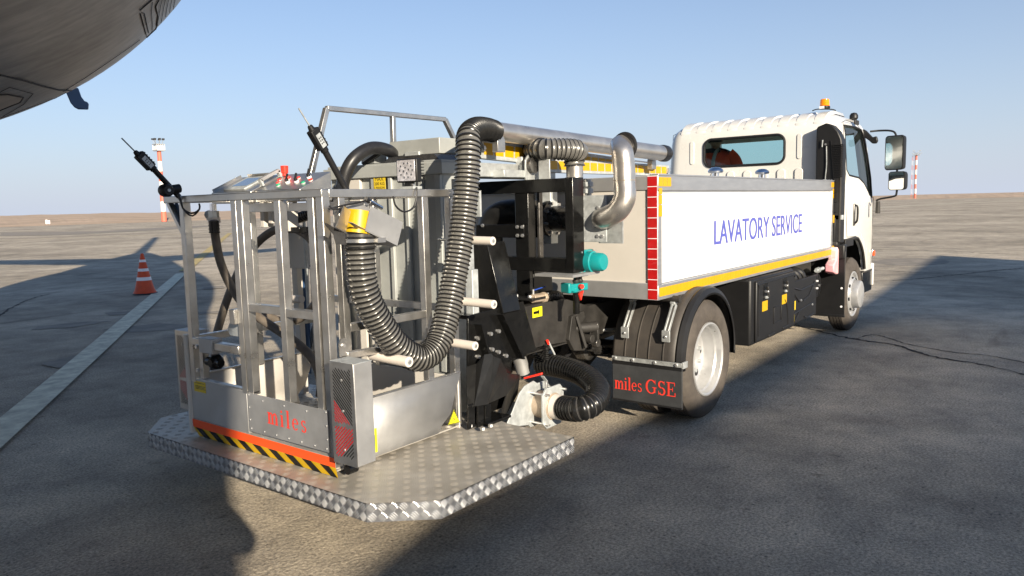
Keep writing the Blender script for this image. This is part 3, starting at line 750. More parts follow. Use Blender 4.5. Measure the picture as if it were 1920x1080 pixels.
# ---- corrugated hoses
def corrugated(name, pts, r, pitch, web='hoseweb', rib='hoserib', parent=T, amp=.0065, ribw=2, n=28, thin=False):
    P = smooth(pts, pitch/6)
    def ph(i): return i % 6
    rad = [amp, .75*amp, 0, -.1*amp, -.1*amp, 0] if thin else [amp, amp, .3*amp, -.15*amp, -.15*amp, .3*amp] if ribw == 2 else [amp, amp*.8, 0, -.2*amp, 0, amp*.8]
    k = MB(); k.tube(P, r, web, n=n, rf=lambda i: r+rad[ph(i)], mf=lambda i: rib if ph(i) in ((0, 5) if thin else (0, 1, 5) if ribw == 2 else (0, 1, 2, 4, 5)) else web)
    return obj(name, k, parent, ang=60)
HY = -.625
main_pts = [at(674, 448, 'y', HY), at(676, 485, 'y', HY), at(680, 530, 'y', HY), at(692, 570, 'y', HY), at(716, 612, 'y', HY), at(746, 650, 'y', HY-.01), at(785, 671, 'y', HY-.02),
            at(818, 650, 'y', HY-.02), at(836, 600, 'y', HY-.01), at(850, 530, 'y', HY), at(862, 460, 'y', HY), at(870, 400, 'y', HY), at(876, 330, 'y', HY-.005), at(878, 282, 'y', HY),
            at(880, 255, 'y', HY+.03), at(892, 243, 'y', -.50), at(910, 242, 'y', -.38), at(926, 246, 'y', -.31)]
main = corrugated('corrugated_hose', main_pts, .0580, .0207, amp=.0062, thin=True)
loop_pts = [at(1080, 345, 'y', -.50), at(1079, 318, 'y', -.50), at(1086, 294, 'y', -.49), at(1064, 281, 'y', -.47), at(1040, 280, 'y', -.46), at(1012, 279, 'y', -.44), at(1005, 276, 'y', -.36), at(1022, 270, 'y', -.28)]
# short riser pipe and the horizontal hose bend on top of it
k = MB(); a = at(1078, 350, 'x', -.78); b = at(1077, 305, 'x', -.78); k.cyl(a, b, .052, 'pipe', n=32); RP = obj('riser_pipe', k, T)
zc = b.z+.055; c0 = Vector((b.x, b.y, 0))
lp = [b-Z*.02, b+Z*.02, Vector((b.x-.03, b.y+.0, zc+.01)), at(1050, 281, 'x', -.86), at(1018, 279, 'x', -.93), at(1000, 278, 'x', -.90), at(1004, 276, 'x', -.72), at(1035, 274, 'x', -.6)]
corrugated('corrugated_hose', [b-Z*.02, b+Z*.035, at(1082, 283, 'x', -.80), at(1055, 280, 'x', -.90), at(1018, 280, 'x', -.98), at(1000, 278, 'x', -.92), at(1014, 275, 'x', -.70)], .0605, .0245, thin=True)
lower_pts = [at(px, py, 'x', xx) for px, py, xx in ((1014, 681, -.93), (1030, 684, -.94), (1060, 690, -.96), (1094, 703, -1.02), (1118, 724, -1.11), (1120, 744, -1.20), (1108, 759, -1.29), (1084, 767, -1.34), (1052, 764, -1.29))]
corrugated('corrugated_hose', lower_pts, .0645, .0255, web='hosewebd', ribw=3, amp=.006)

# hose nozzle held in a folded sheet cradle
def cradle():
    k = MB(); a = at(676, 470, 'y', HY); b = at(675, 436, 'y', HY); up = (b-a).normalized()
    k.cyl(a, b, .060, 'hosewebd', n=30); 
    for i in range(4): k.cyl(a+up*(.012+i*.02), a+up*(.019+i*.02), .0655, 'hoserib', n=30)
    C = obj('nozzle_collar', k, T)
    k = MB(); k.cyl(a+up*.035, a+up*.049, .068, 'ss', n=30); k.box(a.x+.03, a.x+.075, a.y-.075, a.y-.055, a.z+.032, a.z+.052, 'ss'); obj('hose_clamp', k, C)
    k = MB(); c = at(670, 438, 'y', -.63); t = at(674, 396, 'y', -.63)
    k.cyl(c, t, .058, 'yelb', n=30); obj('yellow_nozzle', k, T)
    # cradle: left flap, large right cheek, back, thin bottom lip
    def quad(name, pix, pl, th, m='ssdk'):
        pts = [at(px, py, ax, v) for (px, py), (ax, v) in zip(pix, pl)]
        N = (pts[1]-pts[0]).cross(pts[-1]-pts[0]).normalized()*th; k = MB(); n = len(pts)
        k.add([p for p in pts]+[p+N for p in pts], [tuple(range(n)), tuple(range(n, 2*n))]+[(i, (i+1) % n, n+(i+1) % n, n+i) for i in range(n)], m)
        return obj(name, k, CR)
    CR = thing('x', '', ''); 
    for q in ('label', 'category'): del CR[q]
    CR.name = 'hose_cradle'; CR.parent = T
    A = -.695
    quad('cradle_plate', [(695, 386), (756, 417), (745, 461), (685, 433)], [('y', A)]*4, .003)
    quad('cradle_plate', [(645, 386), (658, 396), (648, 437), (630, 426)], [('y', -.70), ('y', -.66), ('y', -.66), ('y', -.70)], .003, 'ss')
    quad('cradle_plate', [(643, 385), (693, 385), (688, 432), (631, 426)], [('y', -.545)]*4, .003, 'ssdk')
    quad('cradle_lip', [(653, 417), (661, 418), (745, 461), (706, 460), (690, 446)], [('y', A+.0), ('y', A), ('y', A-.004), ('y', -.60), ('y', -.64)], .003, 'ssdk')
    quad('cradle_lip', [(607, 418), (612, 418), (646, 438), (650, 459), (630, 458), (626, 440)], [('y', -.66)]*6, .003, 'darkst')
    k = MB(); k.tube(smooth([at(616, 392, 'y', -.56), at(640, 386, 'y', -.58), at(670, 380, 'y', -.58), at(690, 375, 'y', -.58)], .02), .0045, 'rubberb', n=6)
    k.tube(smooth([at(617, 386, 'y', -.56), at(625, 392, 'y', -.57), at(642, 390, 'y', -.58), at(650, 382, 'y', -.58)], .02), .0045, 'rubberb', n=6); obj('cable', k, CR)
    k = MB(); k.cyl(at(693, 377, 'y', -.57), at(716, 390, 'y', -.57), .009, 'chrome', n=10); k.cyl(at(686, 373, 'y', -.58), at(692, 377, 'y', -.58), .012, 'rubberb', n=10); obj('sensor_plug', k, CR)
cradle()

# ---- pump frame in black box section with galvanised plate and pipe bend
def pump():
    XP = -1.02
    def P(px, py): return at(px, py, 'x', XP)
    tl, tr, br = P(880, 357), P(1071, 347), P(1071, 497)
    zt, zb = tr.z, 1.10
    yr = tr.y; yl = .06
    k = MB()
    s = .075
    k.box(XP-.04, XP+.04, yl, yr-s*.3, zt-s*.5, zt+s*.55, 'black'); F = obj('pump_frame', k, T, bevel=.004)
    def bx(n, *a): q = MB(); q.box(*a); return obj(n, q, F, bevel=.004)
    bx('lower_beam', XP-.038, XP+.04, yl, yr+s*.25, zb-s*.6, zb+s*.5, 'black')
    bx('frame_post', XP-.043, XP+.075, yr-s*.5, yr+s*.24, zb-s*.64, zt+s*.58, 'black')
    ym = P(984, 430).y
    bx('frame_post', XP-.036, XP+.038, ym-.055, ym+.045, .90, zt-s*.5, 'black')
    bx('frame_post', XP+.05, XP+.09, ym-.075, ym-.056, zb, zt-.03, 'darkst')
    bx('frame_post', XP+.0, XP+.2, ym-.06, ym+.05, .88, zb-.03, 'blackm')
    bx('cross_beam', XP-.05, XP-.005, ym-.03, .06, 1.255, 1.335, 'black')
    q = MB()
    for dy in (-.02, .018):
        for dz in (-.026, .026): q.bolt((XP-.05, ym+.0+dy, 1.295+dz), -X, .012, .010)
    q.bolt((XP-.05, .0, 1.33), -X, .012, .01); each('bolt', q, F)
    q = MB(); q.box(XP-.13, XP+.2, ym-.14, ym+.14, .885, .90, 'blackm'); 
    for dx, dy in ((-.1, .1), (-.1, -.1), (.05, -.12), (-.1, .0)): q.bolt((XP+dx, ym+dy, .90), Z, .014, .016)
    obj('base_plate', q, F, bevel=.002)
    # black suction elbow behind the frame
    q = MB(); q.tube(smooth([(-.86, .12, 1.20), (-.86, .10, 1.34), (-.85, .0, 1.40), (-.84, -.16, 1.40)], .03), .085, 'blackm', n=26); obj('suction_elbow', q, T)
    # flanged valve seen through the frame
    c = at(1012, 410, 'y', -.20); q = MB(); ax = Y
    q.lathe((c.x+.02, -.16, c.z), -Y, [(0, .125), (.025, .125), (.026, .075), (.11, .075), (.112, .12), (.135, .12), (.137, .08), (.35, .08)], 'darkst', 40)
    V = obj('flange_valve', q, T)
    for a in range(8):
        t = a*PI/4+.3; q = MB(); q.bolt((c.x+.02+.103*math.cos(t), -.16, c.z+.103*math.sin(t)), Y, .012, .012); q.bolt((c.x+.02+.1*math.cos(t), -.295, c.z+.1*math.sin(t)), -Y, .011, .02); each('bolt', q, V)
    q = MB(); q.box(c.x-.02, c.x+.06, -.30, -.20, c.z-.16, c.z+.17, 'galvl'); obj('valve_mount', q, V, bevel=.003)
    # plate with pipe bend
    x = -.93
    A, B_, C_, D_ = at(1086, 367, 'x', x), at(1136, 369, 'x', x), at(1136, 454, 'x', x), at(1086, 456, 'x', x)
    q = MB(); q.box(x, x+.012, A.y, B_.y, C_.z, A.z, 'galvl'); PL = obj('galvanised_plate', q, T, bevel=.002)
    q = MB()
    for i in range(5): q.bolt((x, A.y-.022, C_.z+.02+(A.z-C_.z-.04)*i/4), -X, .011, .008)
    for dy, dz in ((.13, .20), (.105, .155), (.10, .095), (.125, .035), (.155, .035)): q.bolt((x, A.y-dy, C_.z+dz), -X, .012, .008)
    each('bolt', q, PL)
    q = MB(); q.box(x+.05, x+.06, A.y-.10, A.y-.26, C_.z-.01, A.z+.0, 'galv'); obj('back_plate', q, PL)
    r = .0625; e0 = at(1133, 408, 'x', x); e = [e0+X*.02+Y*.01, e0-X*.02-Y*.015+Z*.0]
    pts = [e0+Vector((.02, .03, -.006)), e0+Vector((-.015, -.02, .0)), at(1158, 395, 'x', x-.03), at(1171, 372, 'x', x-.02), at(1171, 345, 'x', x), at(1170, 315, 'x', x+.01), at(1167, 287, 'x', x+.02), at(1164, 272, 'x', x+.10)+Z*.0]
    q = MB(); q.tube(smooth(pts, .012), r, 'pipe', n=36); PB = obj('pipe_bend', q, T, ang=50)
    for px, py in ((1171, 338), (1171, 358)):
        q = MB(); c = at(px, py, 'x', x); q.lathe(c-Z*.0015, Z, [(0, r), (.0, r+.0012), (.003, r+.0012), (.003, r)], 'castm', 36); obj('weld_seam', q, PB)
    c = at(1165, 274, 'x', x+.05); q = MB(); q.prism([(.070*math.cos(t*PI/10), .070*math.sin(t*PI/10)) for t in range(-3, 14)]+[], c+X*.03, -Y, Z, X, .014, 'rubberb')
    q.tube([c+Vector((.035, .074*math.cos(t), .074*math.sin(t))) for t in [i*PI/16-.5 for i in range(34)]], .009, 'rubberb', n=8, closed=False); obj('gasket', q, PB)
    q = MB(); cc = at(1103, 352, 'x', -.80)
    for i, z in enumerate((-.02, .02)): q.cyl(cc+Z*(z-.014), cc+Z*(z+.014), .032, 'galvl', n=8); 
    q.cyl(cc-Z*.06, cc+Z*.05, .02, 'galv', n=10); obj('pipe_union', q, T, bevel=.002)
pump()

# ---- teal valve actuators
def actuators():
    c = at(1117, 491, 'y', -.72); q = MB()
    q.lathe(c+Y*.06, -Y, [(0, .062), (.045, .064), (.05, .056), (.105, .054), (.118, .046), (.12, .01)], 'teal', 32)
    A = obj('valve_actuator', q, T)
    q = MB(); q.box(c.x-.085, c.x+.075, c.y+.055, c.y+.085, c.z-.072, c.z+.072, 'teal'); obj('actuator_housing', q, A, bevel=.01)
    q = MB()
    for dx in (-.07, .06):
        for dz in (-.06, .06): q.bolt(c+Vector((dx, .054, dz)), -Y, .007, .006)
    each('bolt', q, A)
    q = MB(); q.box(c.x-.02, c.x+.05, c.y+.085, c.y+.12, c.z-.09, c.z+.02, 'galv'); obj('actuator_bracket', q, A)
    q = MB(); q.box(-1.15, -.85, at(1030, 515, 'x', -1.0).y, at(1100, 515, 'x', -1.0).y, 1.035, 1.05, 'ssdk'); obj('actuator_tray', q, T)
    c = at(1080, 538, 'y', -.62); q = MB(); d = Vector((.95, -.3, 0)).normalized(); n_ = Z.cross(d)
    q.obox(c, d*.07, n_*.03, Z*.022, 'teal'); q.obox(c-d*.075, d*.012, n_*.038, Z*.03, 'teal'); q.lathe(c-d*.02, -Z, [(0, .034), (.03, .03), (.034, .012)], 'teal', 20)
    A = obj('valve_actuator', q, T, bevel=.006)
    q = MB(); q.cyl(c-n_*.0+Vector((-.01, -.035, .006)), c+Vector((-.018, -.055, .006)), .014, 'redp', n=18); obj('indicator_cap', q, A)
    q = MB(); q.lathe(c+Vector((0, 0, .02)), Z, [(0, .014), (.015, .022), (.03, .014), (.045, .022), (.06, .014), (.07, .02)], 'darkst', 14); q.lathe(c+Vector((.03, -.01, .02)), Z, [(0, .012), (.015, .02), (.03, .012), (.06, .018)], 'darkst', 14); obj('valve_stem', q, A)
    q = MB(); q.cyl(c-Z*.03, c-Z*.16, .02, 'black'); obj('valve_tube', q, A)
    q = MB(); q.prism([(-.02, 0), (.03, .02), (0, -.04)], c+Vector((.01, -.03, -.04)), X, Z, Y, .01, 'redp'); obj('lever', q, A)
    # brass ball valve with blue lever on the chassis
    a, b = at(998, 560, 'y', -.40), at(1016, 558, 'y', -.40); q = MB(); d = (b-a).normalized()
    q.cyl(a, b, .028, 'castm', n=8); q.cyl(b, b+d*.03, .034, 'castm', n=8); B_ = obj('ball_valve', q, T, bevel=.003)
    q = MB(); q.beam(a+Z*.05+d*.01, at(1022, 537, 'y', -.42), .012, .004, 'bluep'); q.cyl(a+Z*.02+d*.01, a+Z*.055+d*.01, .008, 'bolt'); obj('lever', q, B_)
    corrugated('flexible_hose', [b+d*.03, b+d*.09+Z*.005, b+d*.16, b+d*.22-Z*.02+Y*.03, b+d*.26-Z*.07+Y*.08], .03, .018, web='hoserib', amp=.004)
actuators()

# ---- chassis
def chassis():
    for s in (-1, 1):
        k = MB(); y = .425*s; yo = y
        # open channel: web outside, flanges turned inwards
        k.prism([(-1.62, .60), (-1.05, .60), (-.6, .57), (4.9, .57), (4.9, .78), (-.52, .78), (-.80, .86), (-1.62, .86)], (0, y-.004, 0), X, Z, Y*s, -.008, 'dusty')
        k.box(-1.62, -.8, y-.06*s, y, .853, .861, 'dusty'); k.box(-.5, 4.9, y-.06*s, y, .773, .781, 'dusty'); k.box(-1.6, 4.9, y-.06*s, y, .57, .578, 'dusty')
        R = obj('chassis_rail', k, T, bevel=.002)
        k = MB()
        for x, z in ((-.95, .74), (-.88, .745), (-.93, .66), (-.85, .67), (-.75, .73), (-.72, .65), (-1.1, .64), (-1.2, .68), (-.66, .70)): k.bolt((x, y-.004*s-.004*s, z), Y*s, .007, .006, 'galv')
        each('rivet', k, R)
        k = MB(); k.box(-.35, 3.4, y-.03*s, y+.005*s, .785, .845, 'blackm'); obj('subframe', k, T)
        k = MB()   # leaf spring pack
        for i in range(5):
            h = .42-.0*i; L = .62-.09*i
            k.tube([Vector((t*L, .425*s, .44+.10*t*t*(L/.62)**2+.0-.014*i)) for t in [j/6 for j in range(-6, 7)]], .018, 'darkst', n=4)
        obj('leaf_spring', k, T)
        k = MB()   # rear spring hanger with shackle
        yh = y+.035*s
        k.prism([(-.80, .60), (-.76, .745), (-.62, .76), (-.60, .72), (-.66, .68), (-.60, .60), (-.56, .54), (-.62, .50), (-.74, .52)], (0, y, 0), X, Z, Y*s, .03, 'dusty')
        k.beam((-.72, yh, .74), (-.66, yh+.03*s, .53), .018, .02, 'dusty'); k.cyl((-.63, y, .585), (-.63, y+.10*s, .585), .028, 'dusty', n=14)
        k.cyl((-.70, y, .655), (-.56, y+.09*s, .655), .034, 'dusty', n=14); k.beam((-.575, y+.085*s, .68), (-.575, y+.085*s, .55), .05, .022, 'darkst'); k.cyl((-.575, y+.07*s, .55), (-.575, y+.11*s, .55), .028, 'darkst', n=14)
        obj('spring_hanger', k, T, bevel=.003)
    k = MB(); k.box(-1.55, -1.5, -.36, .36, .62, .85, 'dusty'); k.box(-.9, -.85, -.36, .36, .6, .78, 'dusty'); k.box(1.2, 1.26, -.36, .36, .6, .76, 'dusty'); k.box(2.9, 2.96, -.36, .36, .6, .76, 'dusty'); obj('cross_member', k, T)
    k = MB(); k.cyl((0, -.86, .395), (0, .86, .395), .065, 'dusty', n=18); k.lathe((-.14, 0, .395), X, [(0, .10), (.04, .16), (.14, .18), (.24, .15), (.34, .06)], 'dusty', 22); obj('rear_axle', k, T)
    k = MB(); k.cyl((.2, 0, .42), (3.2, 0, .52), .045, 'dusty', n=14); obj('drive_shaft', k, T)
    k = MB(); k.cyl((4.02, -.8, .38), (4.02, .8, .38), .05, 'dusty', n=12); obj('front_axle', k, T)
    k = MB(); k.box(2.9, 4.6, -.35, .35, .35, .85, 'dusty'); obj('engine', k, T, bevel=.03)
    k = MB(); k.lathe((-.9, .05, .55), X, [(0, .12), (.02, .14), (.5, .14), (.52, .12)], 'dusty', 20); obj('air_reservoir', k, T)
    k = MB(); k.lathe((-.35, -.36, .46), Y, [(0, .05), (.03, .085), (.10, .09), (.14, .06)], 'darkst', 18); k.cyl((-.62, -.2, .52), (-.1, -.25, .50), .016, 'galv', n=8); k.cyl((-.6, -.3, .60), (-.15, -.5, .58), .013, 'galv', n=8); obj('brake_chamber', k, T)
    for i in range(3):
        k = MB(); y = -.2+.09*i; k.tube(smooth([(-1.0, y, .6), (-.8, y-.1, .44+.02*i), (-.6, y-.12, .46), (-.45, y-.06, .52), (-.2, y-.1, .5)], .03), .014, 'rubberb', n=8); obj('air_line', k, T)
    # yellow label with black arrow, hook and coil spring on the rail end
    k = MB(); a = at(1004, 592, 'y', -.433); k.box(a.x-.03, a.x+.07, -.4335, -.432, .785, .845, 'yellime'); k.prism([(0, 0), (.045, 0), (.045, .012), (.06, -.008), (.045, -.028), (.045, -.016), (0, -.016)], (a.x-.02, -.4337, .822), X, Z, Y, -.001, 'black'); obj('warning_label', k, T)
    k = MB(); P = []
    c = at(1024, 640, 'y', -.45)
    for i in range(60): t = i/60; P.append(c+Vector((.014*math.cos(i*.9), .014*math.sin(i*.9), -.02-.10*t)))
    k.tube(P, .0035, 'blackm', n=5); obj('coil_spring', k, T)
    k = MB(); k.cyl(c+Vector((.02, 0, 0)), c+Vector((.06, -.02, -.09)), .006, 'galvl', n=8); k.cyl(c+Vector((.01, 0, .005)), c+Vector((.025, 0, -.02)), .009, 'redp', n=8); obj('hose_hook', k, T)
chassis()

# ---- lift bracket: black gusseted column between chassis and step
def column():
    k = MB(); y = -.475
    # plate facing the right side of the truck
    k.prism([(-1.785, .885), (-1.30, .905), (-1.18, .60), (-1.42, .575), (-1.47, .33), (-1.74, .33), (-1.80, .60)], (0, y, 0), X, Z, Y, .014, 'black')
    k.box(-1.785, -1.60, y+.014, -.30, .865, .885, 'black')
    C = obj('lift_bracket', k, T, bevel=.003)
    k = MB()  # bolted wings and folded shields
    k.prism([(-1.74, .835), (-1.725, .835), (-1.60, .46), (-1.615, .46)], (0, y-.05, 0), X, Z, Y, .05, 'black')
    k.prism([(-1.55, .86), (-1.535, .86), (-1.36, .585), (-1.375, .585)], (0, y-.05, 0), X, Z, Y, .05, 'black'); obj('stiffener', k, C)
    def fold(name, pts, m='blackm'):
        q = MB(); n = len(pts); q.add(pts, [tuple(range(n))], m); o = obj(name, q, C, sm=False); s_ = o.modifiers.new('s', 'SOLIDIFY'); s_.thickness = .006; s_.offset = 0; return o
    a = lambda px, py, yy: at(px, py, 'y', yy)
    fold('folded_shield', [a(893, 682, -.50), a(908, 665, -.56), a(921, 663, -.57), a(925, 668, -.575), a(916, 758, -.59), a(889, 762, -.58)])
    fold('folded_shield', [a(925, 668, -.575), a(938, 673, -.58), a(951, 700, -.55), a(949, 741, -.56), a(914, 757, -.59)])
    fold('folded_shield', [a(951, 700, -.55), a(974, 702, -.49), a(970, 738, -.49), a(939, 795, -.50), a(934, 790, -.52), a(949, 741, -.56)])
    fold('folded_shield', [a(874, 688, -.50), a(893, 682, -.50), a(889, 762, -.58), a(877, 770, -.55), a(875, 740, -.52)])
    q = MB()
    for px in (883, 900, 914):
        A, B_ = a(px, 758, -.57), a(px, 803, -.56); q.beam(A, B_, .012, .05, 'black')
    q.box(-1.80, -1.60, -.60, -.45, .316, .33, 'black'); obj('foot_web', q, C, bevel=.002)
    q = MB()
    for px, py in ((895, 634), (934, 621), (919, 626), (922, 655), (934, 660), (896, 669), (948, 667)): q.bolt(a(px, py, y), -Y, .013, .012)
    for px, py in ((882, 800), (905, 806), (920, 800)): q.bolt(at(px, py, 'z', .33), Z, .014, .014)
    each('bolt', q, C)
    # tapered column above the chassis
    k = MB(); A = at(884, 455, 'x', -1.52); B_ = at(913, 455, 'x', -1.52); C_ = at(944, 588, 'x', -1.52); D = at(884, 588, 'x', -1.52)
    pts = [A, B_, C_, D]; k.add(pts+[p+X*.16 for p in pts], [(3, 2, 1, 0), (4, 5, 6, 7), (0, 1, 5, 4), (1, 2, 6, 5), (2, 3, 7, 6), (3, 0, 4, 7)], 'black'); obj('tapered_column', k, T, bevel=.004)
    k = MB(); A = at(894, 382, 'x', -1.6); k.box(-1.6, -1.585, A.y-.02, A.y+.05, A.z-.07, A.z+.07, 'galvl'); obj('hinge_plate', k, T)
    k = MB(); k.tube(smooth([at(935, 530, 'y', -.15), at(950, 545, 'y', -.2), at(958, 562, 'y', -.25), at(952, 585, 'y', -.25)], .02), .03, 'rubberb', n=12); obj('cable_duct', k, T)
    # galvanised mast channel left of it
    k = MB(); x = -1.72; k.box(x, x+.05, -.455, -.405, .33, 1.12, 'galvl'); k.box(x+.02, x+.08, -.405, -.31, .33, 1.6, 'galv'); obj('mast_channel', k, T, bevel=.003)
column()

# ---- shut-off valve below with the lower hose
def drain_valve():
    e = lower_pts[-1]; d = (lower_pts[-1]-lower_pts[-3]).normalized(); d.z = 0; d.normalize()
    k = MB(); k.cyl(e-d*.03, e+d*.045, .071, 'pvc', n=28); k.cyl(e+d*.045, e+d*.16, .078, 'castm', n=28); V = obj('drain_valve', k, T, bevel=.003)
    n_ = Z.cross(d)
    for o_, hw, hh in ((.05, .105, .115), (.155, .115, .12)):
        k = MB(); c = e+d*o_; ch = .035
        k.prism([(-hw+ch, -hh), (hw-ch, -hh), (hw, -hh+ch), (hw, hh-ch), (hw-ch, hh), (-hw+ch, hh), (-hw, hh-ch), (-hw, -hh+ch)], c, n_, Z, d, .012, 'galvl'); obj('flange_plate', k, V, bevel=.002)
    k = MB()
    for sy in (-1, 1):
        for sz in (-1, 1): k.cyl(e+d*.02+n_*.085*sy+Z*.085*sz, e+d*.2+n_*.085*sy+Z*.085*sz, .007, 'bolt', n=8)
    each('tie_bolt', k, V)
    k = MB(); h = e+d*.10+Z*.09; k.cyl(h, h+Z*.05, .012, 'bolt'); k.beam(h+Z*.05, h+Z*.085-X*.035, .022, .004, 'galvl'); L = obj('lever_arm', k, V)
    k = MB(); a = h+Z*.10-X*.035; k.beam(a, at(983, 709, 'x', a.x-.02), .020, .012, 'redp'); obj('red_handle', k, V, bevel=.003)
    k = MB(); pl = [at(px, py, 'y', e.y+.15) for px, py in ((984, 724), (1001, 714), (1018, 726), (1016, 742), (1006, 796), (948, 801), (962, 770), (974, 738))]; k.add(pl+[p+Y*.008 for p in pl], [tuple(range(8)), tuple(range(15, 7, -1))]+[(i, (i+1) % 8, 8+(i+1) % 8, 8+i) for i in range(8)], 'galvl'); obj('valve_mount', k, V, bevel=.002)
    k = MB(); k.tube(smooth([at(972, 668, 'x', -1.0), at(977, 682, 'x', -.98), at(982, 700, 'x', -.96)], .02), .045, 'ssdk', n=14); obj('grey_elbow', k, T)
drain_valve()

# ---- wheels
def wheel(x, y, side, front):
    """side -1 = right; y is the outer face"""
    W = thing('x', '', '', (x, y, .395)); del W['label']; del W['category']; W.name = 'front_wheel' if front else 'rear_wheel'; W.parent = T
    o = Vector((x, y, .395)); ax = Vector((0, -side, 0))   # lathe axis points inwards
    R = .397
    def tyre(off):
        pr = [(off+.03, .240), (off+.008, .262), (off-.0, .30), (off+.004, .345), (off+.022, .378), (off+.038, R-.006), (off+.045, R)]
        for g_ in (.075, .105, .135): pr += [(off+g_-.004, R), (off+g_-.003, R-.010), (off+g_+.003, R-.010), (off+g_+.004, R)]
        pr += [(off+.165, R), (off+.175, R-.006), (off+.19, .375), (off+.205, .34), (off+.208, .30), (off+.2, .262), (off+.18, .24)]
        k = MB(); k.lathe(o, ax, pr, 'tyre', 72, close=True); return obj('tyre', k, W, ang=30)
    t1 = tyre(0); k = MB()
    for rr_ in (.285, .335): k.lathe(o, ax, [(.0025 if rr_ > .3 else .004, rr_), (-.001 if rr_ < .3 else .001, rr_+.002), (.0025, rr_+.004)], 'tyre', 72, cap0=False)
    if not front: tyre(.245)
    k = MB(); n = 56
    if not front:
        k.lathe(o, ax, [(.022, .250), (.010, .247), (.008, .238), (.016, .228), (.05, .222), (.06, .213), (.11, .208), (.135, .20), (.150, .17), (.142, .13), (.148, .115), (.12, .11), (.115, .065), (.112, .002)], 'rim', n, cap0=False)
        k.lathe(o, ax, [(.16, .20), (.21, .22), (.21, .24), (.16, .235)], 'rim', n, close=True)
        Rm = obj('rim', k, W, ang=28)
        for a in range(6):
            t = a*PI/3+.15; q = MB(); c = o+ax*.152+Vector((math.cos(t)*.155, 0, math.sin(t)*.155)); q.cyl(c-ax*.012, c+ax*.01, .025, 'plast', n=18); obj('vent_hole', q, Rm)
        q = MB()
        for a in range(6): t = a*PI/3+.6; q.bolt(o+ax*.12+Vector((math.cos(t)*.09, 0, math.sin(t)*.09)), -ax, .014, .02, 'galv')
        each('wheel_nut', q, Rm)
    else:
        k.lathe(o, ax, [(.022, .250), (.010, .247), (.008, .238), (.016, .226), (.04, .218), (.045, .205), (.02, .19), (.002, .165), (.0, .16), (.02, .155)], 'rim', n, cap0=False)
        Rm = obj('rim', k, W, ang=28)
        q = MB(); q.lathe(o, ax, [(.02, .152), (-.05, .150), (-.066, .143), (-.072, .125), (-.074, .002)], 'rim', n); obj('hub_cap', q, Rm)
        for a in range(8):
            t = a*PI/4+.2; q = MB(); c = o+ax*.012+Vector((math.cos(t)*.183, 0, math.sin(t)*.183)); u = Vector((-math.sin(t), 0, math.cos(t)))
            q.obox(c, u*.018, ax*.008, Vector((math.cos(t), 0, math.sin(t)))*.008, 'plast'); obj('vent_hole', q, Rm, bevel=.003)
    return W
wheel(0, -1.055, -1, False); wheel(0, 1.055, 1, False)
wheel(4.02, -1.015, -1, True); wheel(4.02, 1.015, 1, True)

